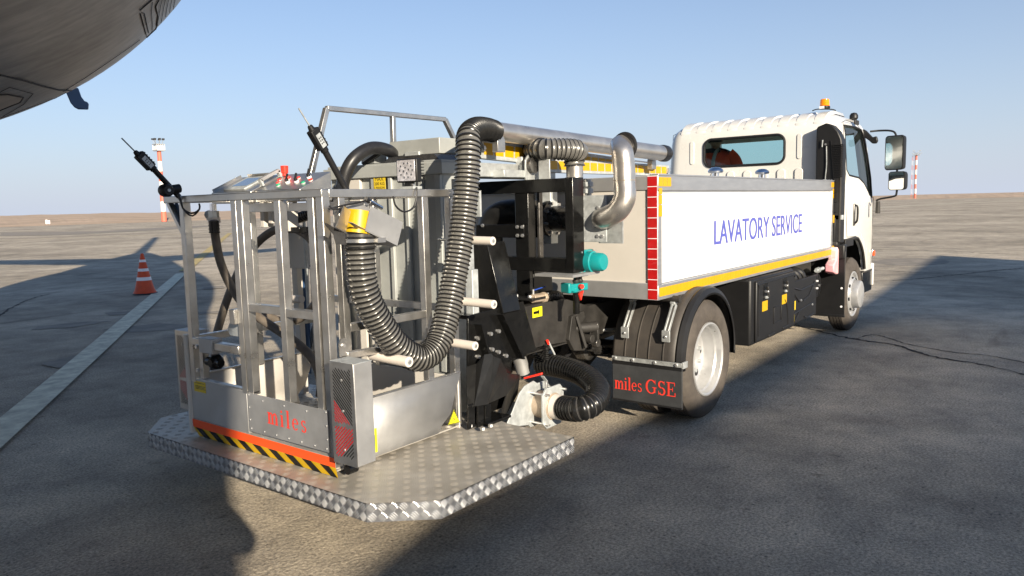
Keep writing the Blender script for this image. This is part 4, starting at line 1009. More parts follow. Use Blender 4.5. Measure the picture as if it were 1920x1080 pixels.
# ---- rear fender and mudflap
def fender(s):
    c = Vector((0, 0, .425)); R = .455; k = MB(); y0, y1 = -1.01*(-s)*-1, 0
    ya, yb = -1.02, -.585
    A = [math.radians(a) for a in range(-8, 186, 4)]
    vs = []; prof = []
    yy = []
    y = ya
    ribs = [-.93, -.83, -.745, -.66]
    n = len(A)
    cols = [ya, -.96]+[v for r in ribs for v in (r-.004, r-.002, r+.002, r+.004)]+[yb+.02, yb]
    cols = sorted(cols)
    for yv in cols:
        h = .006 if any(abs(yv-r) < .003 for r in ribs) else 0
        for a in A: vs.append((c.x+(R+h)*math.cos(a), -s*yv, c.z+(R+h)*math.sin(a)))
    fs = [(i*n+k_, i*n+k_+1, (i+1)*n+k_+1, (i+1)*n+k_) for i in range(len(cols)-1) for k_ in range(n-1)]
    k.add(vs, fs, 'fender'); F = obj('fender', k, T, ang=25); so = F.modifiers.new('s', 'SOLIDIFY'); so.thickness = .006
    k = MB(); vs = []   # outer flange
    for r, yv in ((R, ya+.01), (R+.006, ya-.004), (R-.004, ya-.030), (R-.035, ya-.045), (R-.05, ya-.042)):
        for a in A: vs.append((c.x+r*math.cos(a), -s*yv, c.z+r*math.sin(a)))
    k.add(vs, [(i*n+k_, i*n+k_+1, (i+1)*n+k_+1, (i+1)*n+k_) for i in range(4) for k_ in range(n-1)], 'plast'); o = obj('fender_lip', k, F); so = o.modifiers.new('s', 'SOLIDIFY'); so.thickness = .004
    # hangers
    for yv in (-.655, -.945):
        k = MB(); x = -.42; k.beam((x+.075, -s*yv, .80), (x-.035, -s*yv, .645), .012, .022, 'galv'); k.beam((x+.075, -s*(yv-.026), .80), (x-.035, -s*(yv-.026), .645), .008, .022, 'galv')
        k.obox((x-.045, -s*(yv-.012), .615), Vector((.004, 0, .002)), Y*.028, Z*.035, 'galv'); k.bolt((x-.05, -s*(yv-.012), .612), -X, .01, .008)
        k.beam((x+.07, -s*yv, .80), (x+.15, -s*yv, .835), .03, .03, 'galv'); obj('fender_bracket', k, F, bevel=.002)
    k = MB(); k.cyl((-.33, -s*-.99, .835), (-.33, -s*-.86, .835), .022, 'dusty'); obj('fender_tube', k, F)
    # flap
    x = -.487; ya, yb, za, zb = -1.075, -.586, .165, .46
    k = MB(); k.box(x, x+.012, -s*ya, -s*yb, za, zb, 'flap'); 
    Fl = obj('mudflap', k, T, bevel=.002)
    k = MB(); k.box(x-.006, x-.0005, -s*ya, -s*yb, .432, .459, 'galv'); k.box(x-.006, x+.06, -s*(ya), -s*(ya-.012), .425, .465, 'galv'); obj('clamp_strip', k, Fl, bevel=.001)
    k = MB()
    for f in (.05, .31, .63, .93): k.bolt((x-.006, -s*(yb+(ya-yb)*f), .446), -X, .011, .008)
    each('bolt', k, Fl)
    k = MB(); k.box(x-.002, x-.0005, -s*ya, -s*yb, .408, .431, 'plast'); k.box(x-.0015, x-.0003, -s*ya, -s*yb, za, za+.012, 'plast'); obj('flap_fold', k, Fl)
    k = MB()
    if s < 0: o_ = Vector((x, -.602, .245))
    else: o_ = Vector((x, .602+.437, .245))
    put_serif(k, 'miles', o_-Z*.003, -Y, Z, .200, .056, 'redtx', gap=.06); put_serif(k, 'GSE', o_-Y*.225-Z*.003, -Y, Z, .212, .063, 'redtx', gap=.06)
    obj('lettering', k, Fl, sm=False)
fender(-1); fender(1)

# ---- side equipment between the axles
def side():
    # battery box
    y = -.98
    k = MB(); k.box(.955, 2.01, -.98, -.56, .315, .84, 'plast'); B = obj('battery_box', k, T, bevel=.02)
    k = MB(); k.box(1.03, 1.985, -1.0, -.978, .335, .815, 'plast'); C = obj('cover', k, B, bevel=.015)
    k = MB(); k.tube(smooth([(1.07, -1.001, .38), (1.06, -1.001, .60), (1.07, -1.001, .77), (1.10, -1.001, .79), (1.9, -1.001, .79), (1.955, -1.001, .77)], .03), .006, 'plast', n=6)
    k.tube(smooth([(1.70, -1.0, .60), (1.76, -1.0, .54), (1.80, -1.0, .40), (1.80, -1.0, .36)], .03), .006, 'plast', n=6); obj('raised_edge', k, C)
    k = MB(); k.box(1.42, 1.62, -1.006, -.999, .43, .44, 'plast'); k.box(1.42, 1.62, -1.006, -.999, .56, .57, 'plast'); k.box(1.42, 1.43, -1.006, -.999, .43, .57, 'plast'); k.box(1.61, 1.62, -1.006, -.999, .43, .57, 'plast'); obj('handle_frame', k, C, bevel=.003)
    for x in (1.22, 1.70):
        k = MB(); k.box(x-.045, x+.045, -1.003, -.999, .655, .79, 'black'); k.beam((x-.01, -1.02, .76), (x+.005, -1.025, .68), .02, .01, 'darkst'); k.cyl((x, -1.002, .72), (x, -1.03, .72), .014, 'bolt', n=10); k.box(x-.02, x+.025, -1.02, -1.004, .665, .685, 'galv'); obj('latch', k, C, bevel=.002)
        k = MB(); k.box(x-.07, x+.055, -1.0015, -1.0002, .565, .645, 'yelb')
        obj('warning_label', k, C, bevel=.0)
    k = MB(); k.box(1.3, 1.45, -1.008, -.998, .335, .36, 'plast'); k.box(1.65, 1.8, -1.008, -.998, .35, .372, 'plast'); obj('foot_slot', k, C, bevel=.004)
    # pressed shield panel
    k = MB(); k.box(2.05, 2.80, -.955, -.93, .325, .715, 'plast'); P = obj('pressed_shield', k, T, bevel=.008)
    k = MB()
    for pts in ([(2.08, .655), (2.3, .615), (2.72, .635)], [(2.1, .60), (2.24, .52), (2.25, .515)], [(2.36, .51), (2.55, .54), (2.72, .66)], [(2.08, .42), (2.68, .46)], [(2.12, .345), (2.25, .42)], [(2.4, .36), (2.5, .335), (2.7, .35)]):
        k.tube([Vector((a, -.957, b)) for a, b in pts], .008, 'plast', n=6)
    k.bolt((2.31, -.956, .52), -Y, .012, .008); k.bolt((2.66, -.956, .44), -Y, .012, .008); obj('pressed_rib', k, P)
    k = MB(); k.box(2.08, 2.15, -.9565, -.9555, .455, .535, 'yelsticker'); k.box(2.08, 2.12, -.9565, -.9555, .345, .42, 'yelsticker'); obj('warning_label', k, P)
    k = MB(); k.box(2.05, 2.8, -.93, -.55, .33, .70, 'plast'); obj('fuel_tank', k, T, bevel=.03)
    # hoses above the shield
    for i in range(3):
        k = MB(); x = 2.25+i*.13; k.tube(smooth([(x, -.7, .80), (x+.02, -.86, .77), (x+.05, -.9, .70), (x+.05, -.88, .62)], .02), .028, 'rubberb', n=10); obj('rubber_hose', k, T)
    k = MB(); k.cyl((2.85, -.93, .745), (3.10, -.93, .75), .016, 'galvl', n=10); k.cyl((2.9, -.93, .745), (2.95, -.93, .747), .028, 'galv', n=8); obj('pipe_fitting', k, T)
    # round filter with fins
    c = Vector((3.02, -.86, .585)); k = MB(); k.lathe(c+Y*.10, -Y, [(0, .10), (.01, .115), (.04, .118), (.045, .125), (.09, .125), (.10, .12), (.14, .118), (.145, .10), (.15, .03)], 'plast', 36); F = obj('air_filter', k, T)
    k = MB()
    for a in range(9): t = a*2*PI/9; k.beam(c+Vector((.03*math.cos(t), -.052, .03*math.sin(t))), c+Vector((.11*math.cos(t), -.046, .11*math.sin(t))), .008, .012, 'plast')
    k.cyl(c-Y*.05, c-Y*.065, .012, 'bolt'); obj('filter_fin', k, F)
    k = MB(); k.cyl((2.78, -.84, .60), (3.0, -.84, .60), .06, 'plast'); obj('filter_pipe', k, T)
    k = MB()
    for z, w_ in ((.645, .10), (.575, .035)): k.box(2.78, 2.80, -.97, -.97+w_, z, z+.016, 'white')
    obj('white_clip', k, T)
    # coolant bottle
    k = MB(); c = (3.36, -1.0, .70)
    k.prism([(-.13, .0), (-.02, -.03), (.05, -.035), (.05, .12), (.05, .22), (.0, .25), (-.03, .22), (-.03, .12), (-.13, .075)], c, X, Z, Y, .09, 'pink'); obj('coolant_bottle', k, T, bevel=.012)
    k = MB(); k.box(3.40, 3.50, -1.055, -.86, .82, .97, 'plast'); k.box(3.38, 3.48, -.99, -.80, .95, 1.0, 'dusty'); obj('step_block', k, T, bevel=.015)
    # front wheel splash guard
    k = MB(); k.box(3.42, 3.436, -1.06, -.72, .235, .90, 'plast'); k.box(3.415, 3.44, -1.065, -.72, .22, .245, 'plast'); G = obj('splash_guard', k, T, bevel=.004)
    k = MB()
    for z in (.52, .33): k.bolt((3.42, -1.03, z), -X, .012, .006, 'white')
    each('bolt', k, G)
side()

# ---- cab: hollow shell cut open for its windows and wheel arch
def cab():
    def xf(z): return 4.99 if z < 1.35 else 4.99-(z-1.35)*.27
    def outline(z, ins, insr, rr=.17, rf=.15):
        x0, x1 = 3.50+insr, xf(z)-ins*1.2; yh = (1.0 if z < 1.5 else 1.0-(z-1.5)*.075)-ins; pts = []
        for cx, cy, r, a0 in ((x1-rf, -yh+rf, rf, -90), (x1-rf, yh-rf, rf, 0), (x0+rr, yh-rr, rr, 90), (x0+rr, -yh+rr, rr, 180)):
            for k in range(7):
                a = math.radians(a0+15*k); pts.append((cx+r*math.cos(a), cy+r*math.sin(a), z))
        return pts
    def shell(off, top, bot, m):
        k = MB(); L = []
        for z, i, ir in ((bot, 0, 0), (1.0, 0, 0), (1.5, 0, 0), (1.9, 0, 0), (2.10, .0, .0), (2.18, .008, .012), (2.24, .028, .045), (2.285, .06, .10), (2.315, .105, .17), (2.33, .16, .25), (2.337, .24, .34)):
            if z > top: continue
            L.append(outline(z-(off if z > 2 else 0), i+off, ir+off))
        n = len(L[0]); k.add([p for r in L for p in r], [(a*n+b, a*n+(b+1) % n, (a+1)*n+(b+1) % n, (a+1)*n+b) for a in range(len(L)-1) for b in range(n)]+[tuple(range(n-1, -1, -1)), tuple((len(L)-1)*n+b for b in range(n))], m)
        return k
    O = obj('cab', shell(0, 3, .60, 'cabwhite'), T, ang=50)
    cutters = []
    def cut(mb):
        c = obj('cutter', mb); cutters.append(c); md = O.modifiers.new('c', 'BOOLEAN'); md.operation = 'DIFFERENCE'; md.object = c; md.solver = 'EXACT'
    cut(shell(.035, 3, .64, 'interior'))
    def rrect(y0, y1, z0, z1, r, n=6):
        pts = []
        for cy, cz, a0 in ((y1-r, z1-r, 0), (y0+r, z1-r, 90), (y0+r, z0+r, 180), (y1-r, z0+r, 270)):
            for k in range(n+1): a = math.radians(a0+90*k/n); pts.append((cy+r*math.cos(a), cz+r*math.sin(a)))
        return pts
    RW = rrect(-.405, .495, 1.822, 2.128, .085)
    k = MB(); k.prism(RW, (3.4, 0, 0), Y, Z, X, .3, 'interior'); cut(k)
    k = MB(); k.prism([(-.86, 1.42), (.86, 1.42), (.80, 2.16), (-.80, 2.16)], (4.45, 0, 0), Y, Z, X, .8, 'interior'); cut(k)     # windscreen
    DW = [(3.72, 2.19), (4.20, 2.20), (4.44, 2.185), (4.56, 2.10), (4.68, 1.90), (4.77, 1.66), (4.80, 1.43), (4.66, 1.47), (4.42, 1.60), (4.20, 1.655), (3.80, 1.675), (3.70, 1.73)]
    for s in (-1, 1):
        k = MB(); k.prism(DW, (0, .75*s, 0), X, Z, Y*s, .5, 'interior'); cut(k)
        AR = [(3.2, .3), (3.2, .995), (4.10, .995), (4.22, .965), (4.36, .88), (4.46, .77), (4.53, .62), (4.55, .3)]
    k = MB(); k.prism(AR, (0, -1.3, 0), X, Z, Y, 2.6, 'interior'); cut(k)
    apply_mods(O)
    for c in cutters: bpy.data.objects.remove(c)
    O.data.set_sharp_from_angle(angle=math.radians(32))
    # closed floor and firewall, seen black through the arch
    k = MB(); k.box(3.55, 4.95, -.93, .93, 1.0, 1.03, 'interior'); k.box(4.56, 4.60, -.93, .93, .62, 1.0, 'blackm'); k.box(4.6, 4.9, -.9, .9, .66, .69, 'blackm'); obj('cab_floor', k, O)
    # roof ribs running fore and aft, wrapping down over the rear edge
    prof = [(3.515, 2.165), (3.545, 2.215), (3.60, 2.27), (3.68, 2.312), (3.78, 2.337), (3.9, 2.352), (4.25, 2.352), (4.32, 2.325)]
    for i in range(9):
        y = -.74+.185*i; k = MB(); w0, w1 = .055, .072
        vs = []
        for j, (px, pz) in enumerate(prof):
            e = 1 if 0 < j < len(prof)-1 else 0
            a = prof[max(j-1, 0)]; b = prof[min(j+1, len(prof)-1)]; nx, nz = -(b[1]-a[1]), b[0]-a[0]; L = math.hypot(nx, nz); nx, nz = nx/L, nz/L
            h = .017*e; bx, bz = px+nx*-.02, pz+nz*-.02
            vs += [(bx, y-w1, bz), (px+nx*h, y-w0*(.6+.4*e), pz+nz*h), (px+nx*h, y+w0*(.6+.4*e), pz+nz*h), (bx, y+w1, bz)]
        n = len(prof); k.add(vs, [(4*j+q, 4*j+q+1, 4*j+5+q, 4*j+4+q) for j in range(n-1) for q in range(3)]+[(0, 1, 2, 3), (4*n-4, 4*n-3, 4*n-2, 4*n-1)], 'cabwhite'); obj('roof_rib', k, O, bevel=.004, ang=50)
    # pressed ribs on the rear wall
    for i in range(6):
        y = -.56+.185*i; k = MB(); k.prism(rrect(y-.045, y+.045, 1.4, 1.765, .04), (3.499, 0, 0), Y, Z, -X, .012, 'cabwhite'); obj('wall_rib', k, O, bevel=.006)
    for y in (-.56, .64): k = MB(); k.prism(rrect(y-.025, y+.025, 1.86, 2.12, .024), (3.499, 0, 0), Y, Z, -X, .007, 'cabwhite'); obj('wall_rib', k, O, bevel=.005)
    # rear window: pane, rubber seal
    k = MB(); k.prism(rrect(-.41, .50, 1.817, 2.133, .085), (3.512, 0, 0), Y, Z, X, .004, 'glass'); Wn = obj('rear_window', k, O)
    k = MB(); k.tube([Vector((3.498, p[0], p[1])) for p in rrect(-.405, .495, 1.822, 2.128, .085, 10)], .014, 'plast', n=8, closed=True); obj('window_seal', k, Wn)
    for s in (-1, 1):
        def yy(z): return s*((1.0 if z < 1.5 else 1.0-(z-1.5)*.075)-.02)
        k = MB(); k.add([(x, yy(z), z) for x, z in DW], [tuple(range(len(DW)))], 'glass'); D = obj('door_window', k, O, sm=False)
        k = MB(); k.tube([Vector((x, yy(z)+s*.014, z)) for x, z in DW], .012, 'plast', n=6, closed=True); obj('window_seal', k, D)
        k = MB()
        def yo(z): return s*((1.0 if z < 1.5 else 1.0-(z-1.5)*.075)+.0015)
        for pts in ([(3.655, 2.22), (3.655, 1.7), (3.66, 1.2), (3.70, 1.03), (4.1, 1.02)], [(4.86, 1.44), (4.86, .95), (4.80, .66)], [(3.655, 2.22), (3.75, 2.245), (4.2, 2.245), (4.42, 2.18)]):
            k.tube([Vector((x, yo(z), z)) for x, z in pts], .003, 'darkst', n=4)
        obj('door_gap', k, O)
        k = MB(); k.box(3.945, 4.005, s*1.0, s*1.012, 1.14, 1.375, 'darkst'); Hn = obj('door_handle', k, O, bevel=.012)
        k = MB(); k.tube(smooth([(3.975, s*1.008, 1.355), (3.975, s*1.035, 1.34), (3.975, s*1.035, 1.20), (3.975, s*1.01, 1.165)], .02), .011, 'plast', n=8); obj('grip', k, Hn)
        k = MB(); k.box(4.86, 4.90, s*1.0, s*1.03, .755, .815, 'orange'); k.box(4.85, 4.91, s*.998, s*1.012, .745, .825, 'chrome'); obj('side_indicator', k, O, bevel=.005)
        k = MB()   # arch lip and flare
        k.tube(smooth([(3.62, s*.995, 1.0), (4.09, s*1.0, 1.002), (4.22, s*1.0, .972), (4.36, s*1.0, .888), (4.46, s*1.0, .775), (4.53, s*1.0, .62)], .03), .016, 'dusty', n=8)
        k.box(3.62, 3.95, s*.90, s*1.01, .93, 1.0, 'plast'); obj('wheel_arch', k, O, bevel=.004)
        k = MB(); k.box(4.50, 4.96, s*.78, s*.99, .34, .60, 'black'); k.box(4.5, 4.9, s*.80, s*1.005, .575, .605, 'dusty'); Bp = obj('front_step', k, O, bevel=.015)
        k = MB(); k.box(4.94, 4.985, s*.80, s*1.005, .40, .66, 'cabwhite'); obj('bumper', k, O, bevel=.01)
    k = MB(); k.add([(xf(1.42)-.03, -.86, 1.42), (xf(1.42)-.03, .86, 1.42), (xf(2.16)-.03, .80, 2.16), (xf(2.16)-.03, -.80, 2.16)], [(0, 1, 2, 3)], 'glass'); obj('windscreen', k, O)
    k = MB(); k.box(4.99, 5.03, -.98, .98, .40, .66, 'cabwhite'); obj('bumper', k, O, bevel=.01)
    # interior: seats, dashboard, wheel
    for y in (-.45, .48):
        k = MB(); k.box(3.75, 4.20, y-.25, y+.25, 1.22, 1.36, 'interior'); k.obox((3.66, y, 1.50), (.06, 0, .0), (0, .24, 0), (-.06, 0, .20), 'interior')
        obj('cab_seat', k, O, bevel=.04)
    k = MB(); k.box(4.5, 4.92, -.92, .92, 1.05, 1.38, 'interior'); obj('dashboard', k, O, bevel=.04)
    k = MB(); k.tube([Vector((4.42+.07*math.sin(a), .48+.2*math.cos(a), 1.50+.19*math.sin(a))) for a in [i*PI/14 for i in range(28)]], .014, 'plast', n=8, closed=True); k.beam((4.42, .48, 1.5), (4.6, .48, 1.35), .03, .03, 'plast'); obj('steering_wheel', k, O)
    # lamp on the roof edge, side vent, mirror bracket
    k = MB(); k.lathe((4.42, -.87, 2.30), Z, [(0, .03), (.02, .045), (.05, .045), (.075, .03), (.082, .004)], 'plast', 18); obj('roof_lamp', k, O)
    k = MB(); k.box(4.1, 4.26, -.965, -.945, 2.225, 2.275, 'dusty'); obj('side_vent', k, O, bevel=.006)
    k = MB(); k.cyl((3.9, -.3, 2.35), (3.9, -.3, 2.362), .012, 'plast'); k.cyl((3.9, .25, 2.35), (3.9, .25, 2.362), .012, 'plast'); obj('roof_plug', k, O)
    # beacon
    bx, by = 3.76, -.735
    k = MB(); k.tube(smooth([(bx-.09, by+.10, 2.362), (bx-.08, by+.06, 2.375), (bx, by, 2.378), (bx+.08, by-.06, 2.375), (bx+.09, by-.1, 2.355)], .02), .006, 'plast', n=6); k.lathe((bx, by, 2.378), Z, [(0, .05), (.012, .055), (.02, .055), (.035, .046)], 'plast', 22)
    k.box(bx-.058, bx-.05, by-.01, by+.04, 2.38, 2.405, 'white'); Bc = obj('beacon', k, T)
    k = MB(); k.lathe((bx, by, 2.41), Z, [(0, .047), (.004, .049), (.02, .048), (.022, .046), (.026, .048), (.044, .047), (.046, .045), (.05, .046), (.066, .044), (.072, .036), (.074, .003)], 'amber', 28); obj('amber_lens', k, Bc)
    # mirror set
    def mirror(s):
        k = MB(); q = lambda px, py: Vector((at(px, py, 'x', 4.6).x, at(px, py, 'x', 4.6).y*(-s), at(px, py, 'x', 4.6).z))
        k.tube(smooth([q(1634, 247)+X*-.05, q(1648, 245), q(1668, 245), q(1678, 249), q(1681, 262), q(1681, 290), q(1682, 320), q(1682, 340), q(1681, 362), q(1676, 368), q(1650, 373), q(1642, 377)], .015), .011, 'plast', n=10)
        Mm = obj('mirror_arm', k, T)
        a = q(1634, 258); k = MB(); k.prism([(-.06, .02), (-.02, -.01), (.02, -.05), (.06, -.05), (.075, -.02), (.06, .03), (.02, .02), (-.05, .10), (-.08, .12), (-.09, .06)], a+Vector((-.05, 0, -.02)), Y*s, Z, X, .05, 'plast'); obj('arm_bracket', k, Mm, bevel=.008)
        a = q(1646, 390); k = MB(); k.cyl(a-Z*.06-Y*.0, a+Z*.075, .027, 'dusty', .022, n=16); obj('arm_foot', k, Mm, bevel=.004)
        def head(name, x0, x1, y0, y1, glass_r):
            A, B_ = q(x0, y0), q(x1, y1); ya, yb = min(A.y, B_.y), max(A.y, B_.y); za, zb = B_.z, A.z
            pl = rrect(ya, yb, za, zb, .03)
            k = MB(); n = len(pl); c = Vector((0, (ya+yb)/2, (za+zb)/2)); vs = []
            for dx, sc in ((-.0, .97), (.012, 1.0), (.07, .96), (.11, .8), (.118, .5)):
                vs += [(4.57+dx, c.y+(p[0]-c.y)*sc, c.z+(p[1]-c.z)*sc) for p in pl]
            k.add(vs, [(a_*n+b, a_*n+(b+1) % n, (a_+1)*n+(b+1) % n, (a_+1)*n+b) for a_ in range(4) for b in range(n)]+[tuple(range(n-1, -1, -1)), tuple(4*n+b for b in range(n))], 'plast')
            H = obj(name, k, T, ang=50); k = MB(); pl2 = [(c.y+(p[0]-c.y)*.88, c.z+(p[1]-c.z)*.93) for p in pl]
            k.prism(pl2, (4.5695, 0, 0), Y, Z, -X, .002, 'mirror'); g_ = obj('mirror_glass', k, H, sm=False)
            # turned inwards a little, as the driver would see along the side
            for o in (H,): o.rotation_euler = (0, 0, math.radians(-14*(-s)))
            return H
        head('mirror', 1662, 1698, 255, 318, 0); head('wide_mirror', 1668, 1701, 322, 356, 0)
    mirror(-1); mirror(1)
    # black intake snorkel behind the cab
    k = MB(); x0, x1 = 3.40, 3.56
    pl = [(-.755, .98), (-.755, 2.15), (-.77, 2.17), (-.85, 2.20), (-.91, 2.175), (-.965, 2.11), (-1.0, 2.03), (-1.01, 1.95), (-1.01, .98)]
    k.prism(pl, (x0, 0, 0), Y, Z, X, x1-x0, 'plast'); Sn = obj('air_intake', k, T, bevel=.012)
    k = MB()
    for i in range(19):
        z = 1.655+.0175*i; k.box(x0-.016, x0+.06, -1.019, -.93+(.03*(i/19.)), z, z+.008, 'plast')
    k.beam((x0-.004, -.90, 2.02), (x0-.004, -.94, 1.62), .006, .008, 'plast'); obj('intake_grille', k, Sn)
    k = MB(); k.cyl((x0-.02, -.855, 1.985), (x0, -.855, 1.985), .02, 'plast'); k.cyl((x0-.026, -.855, 1.985), (x0-.018, -.855, 1.985), .010, 'bolt'); k.cyl((x0-.02, -.825, 2.03), (x0-.02, -.82, 1.96), .006, 'galvl', n=6)
    k.tube(smooth([(x0-.012, -.86, 1.97), (x0-.012, -.865, 1.78), (x0-.012, -.855, 1.62), (x0-.012, -.86, 1.4)], .03), .005, 'galv', n=6); obj('release_rod', k, Sn)
    k = MB()
    for z in (1.505, 1.60, 1.40, 1.3): k.cyl((x0-.003, -.875, z), (x0-.003, -.965, z+.002), .007, 'plast', n=8)
    k.cyl((x0+.005, -1.0, 1.0), (x0+.005, -1.0, 1.95), .012, 'dusty', n=8); obj('intake_rib', k, Sn)
    k = MB(); k.box(3.40, 3.46, -1.03, -.94, 1.22, 1.27, 'galv'); k.box(3.395, 3.45, -.96, -.90, .99, 1.24, 'blackm'); obj('intake_base', k, T, bevel=.004)
cab()

# ---- driver
def driver():
    root = thing('person', 'driver in a red-orange vest with grey reflective bands, seated in the cab', 'person', (4.0, .5, 1.1))
    sk = [((4.02, .47, 1.36), .15), ((4.04, .46, 1.52), .145), ((4.06, .45, 1.68), .155), ((4.08, .44, 1.80), .13), ((4.10, .43, 1.87), .06),   # 0-4 spine, neck
          ((4.08, .25, 1.80), .075), ((4.20, .19, 1.62), .055), ((4.40, .30, 1.55), .042), ((4.08, .64, 1.80), .075), ((4.20, .72, 1.62), .055), ((4.40, .64, 1.55), .042),
          ((4.02, .37, 1.34), .10), ((4.40, .34, 1.36), .085), ((4.52, .34, 1.10), .06), ((4.02, .57, 1.34), .10), ((4.40, .60, 1.36), .085), ((4.52, .60, 1.10), .06)]
    ed = [(0, 1), (1, 2), (2, 3), (3, 4), (3, 5), (5, 6), (6, 7), (3, 8), (8, 9), (9, 10), (0, 11), (11, 12), (12, 13), (0, 14), (14, 15), (15, 16)]
    me = bpy.data.meshes.new('body'); me.from_pydata([Vector(p)-Vector((4.0, .5, 1.1)) for p, r in sk], ed, []); me.materials.append(M['navy'])
    o = bpy.data.objects.new('body', me); COL.objects.link(o); o.parent = root
    md = o.modifiers.new('s', 'SKIN'); sv = me.skin_vertices[0].data
    for i, (p, r) in enumerate(sk): sv[i].radius = (r*(.8 if i < 4 else 1), r*(.8 if i < 4 else 1))
    sv[0].use_root = True
    o.modifiers.new('ss', 'SUBSURF').levels = 2; o.modifiers['ss'].render_levels = 2
    # vest
    k = MB(); rings = [((4.02, .47, 1.38), .17, .21), ((4.04, .46, 1.52), .165, .215), ((4.06, .45, 1.66), .17, .235), ((4.08, .44, 1.77), .15, .24), ((4.10, .435, 1.84), .11, .17), ((4.105, .435, 1.875), .075, .09)]
    def ring(c, a, b, g=0): return [(c[0]+(a+g)*math.cos(t), c[1]+(b+g)*math.sin(t), c[2]) for t in [i*PI/12 for i in range(24)]]
    vs = []; [vs.extend(ring(c, a, b)) for c, a, b in rings]
    k.add(vs, [(i*24+j, i*24+(j+1) % 24, (i+1)*24+(j+1) % 24, (i+1)*24+j) for i in range(5) for j in range(24)], 'vest')
    for s in (-1, 1):   # short sleeves
        k.tube(smooth([(4.09, .44+s*.17, 1.80), (4.12, .44+s*.23, 1.74), (4.18, .45+s*.27, 1.64)], .02), .085, 'vest', n=14, rf=lambda i: .092-.0015*i)
    Vs = obj('vest', k, root, ang=60)
    k = MB(); vs = ring((4.05, .455, 1.60), .169, .227, .004)+ring((4.055, .452, 1.65), .170, .236, .004); k.add(vs, [(j, (j+1) % 24, 24+(j+1) % 24, 24+j) for j in range(24)], 'reflect')
    for y in (.36, .52): k.tube(smooth([(3.88, y, 1.62), (3.90, y, 1.74), (3.965, y, 1.83), (4.08, y, 1.875)], .02), .022, 'reflect', n=6)
    obj('reflective_band', k, Vs)
    # head with face, ears, hair
    hc = Vector((4.13, .43, 2.0)); k = MB(); vs = []; N1, N2 = 16, 20
    for i in range(N1+1):
        th = PI*i/N1; zz = math.cos(th); r = math.sin(th)
        for j in range(N2):
            ph = 2*PI*j/N2; x, y = math.cos(ph), math.sin(ph)
            fx = .098*r*x; fy = .075*r*y*(1-.18*max(0, -zz)); fz = .118*zz
            if x > .6 and abs(y) < .45: fx += .018*math.exp(-((zz+.12)/.14)**2)*math.exp(-(y/.16)**2)-.006*math.exp(-((zz-.1)/.1)**2)*math.exp(-((abs(y)-.28)/.12)**2)
            vs.append(hc+Vector((fx, fy, fz)))
    k.add(vs, [(i*N2+j, i*N2+(j+1) % N2, (i+1)*N2+(j+1) % N2, (i+1)*N2+j) for i in range(N1) for j in range(N2)], 'skin')
    for s in (-1, 1):
        k.obox(hc+Vector((.0, s*.077, -.005)), X*.018, Y*.008, Z*.03, 'skin'); k.lathe(hc+Vector((.085, s*.028, .012)), X, [(0, .011), (.006, .008), (.009, .002)], 'hair', 8)
    k.obox(hc+Vector((.088, 0, -.055)), X*.004, Y*.022, Z*.005, 'redtx'); k.cyl(hc-Z*.17-X*.02, hc-Z*.07, .05, 'skin'); Hd = obj('head', k, root, ang=80)
    k = MB(); vs = []
    for i in range(9):
        th = PI*.62*i/8
        for j in range(N2): ph = 2*PI*j/N2; e = 1.0 if math.cos(ph) < .35 else max(.0, .55); t = min(th, PI*.62*e if math.cos(ph) > .35 else th); vs.append(hc+Vector((-.006+.108*math.sin(t)*math.cos(ph), .084*math.sin(t)*math.sin(ph), .126*math.cos(t))))
    k.add(vs, [(i*N2+j, i*N2+(j+1) % N2, (i+1)*N2+(j+1) % N2, (i+1)*N2+j) for i in range(8) for j in range(N2)], 'hair'); obj('hair', k, Hd, ang=80)
    root.location += Vector((-.22, .10, .165))
    # hands on the wheel
    for s in (-1, 1):
        w_ = Vector((4.40, .46+s*.155, 1.555)); k = MB(); k.obox(w_+Vector((.03, s*.01, .0)), X*.04, Y*.016, Z*.035, 'skin')
        for f in range(4): z = .03-.019*f; L = .045+.008*(f in (1, 2)); k.tube([w_+Vector((.06, s*.01, z)), w_+Vector((.06+L*.6, s*.005, z)), w_+Vector((.06+L*.75, -s*.02, z-.004)), w_+Vector((.06+L*.35, -s*.028, z-.006))], .0085, 'skin', n=7)
        k.tube([w_+Vector((.03, -s*.01, .035)), w_+Vector((.055, -s*.03, .045)), w_+Vector((.075, -s*.035, .03))], .010, 'skin', n=7); obj('hand', k, root, ang=80)
driver()

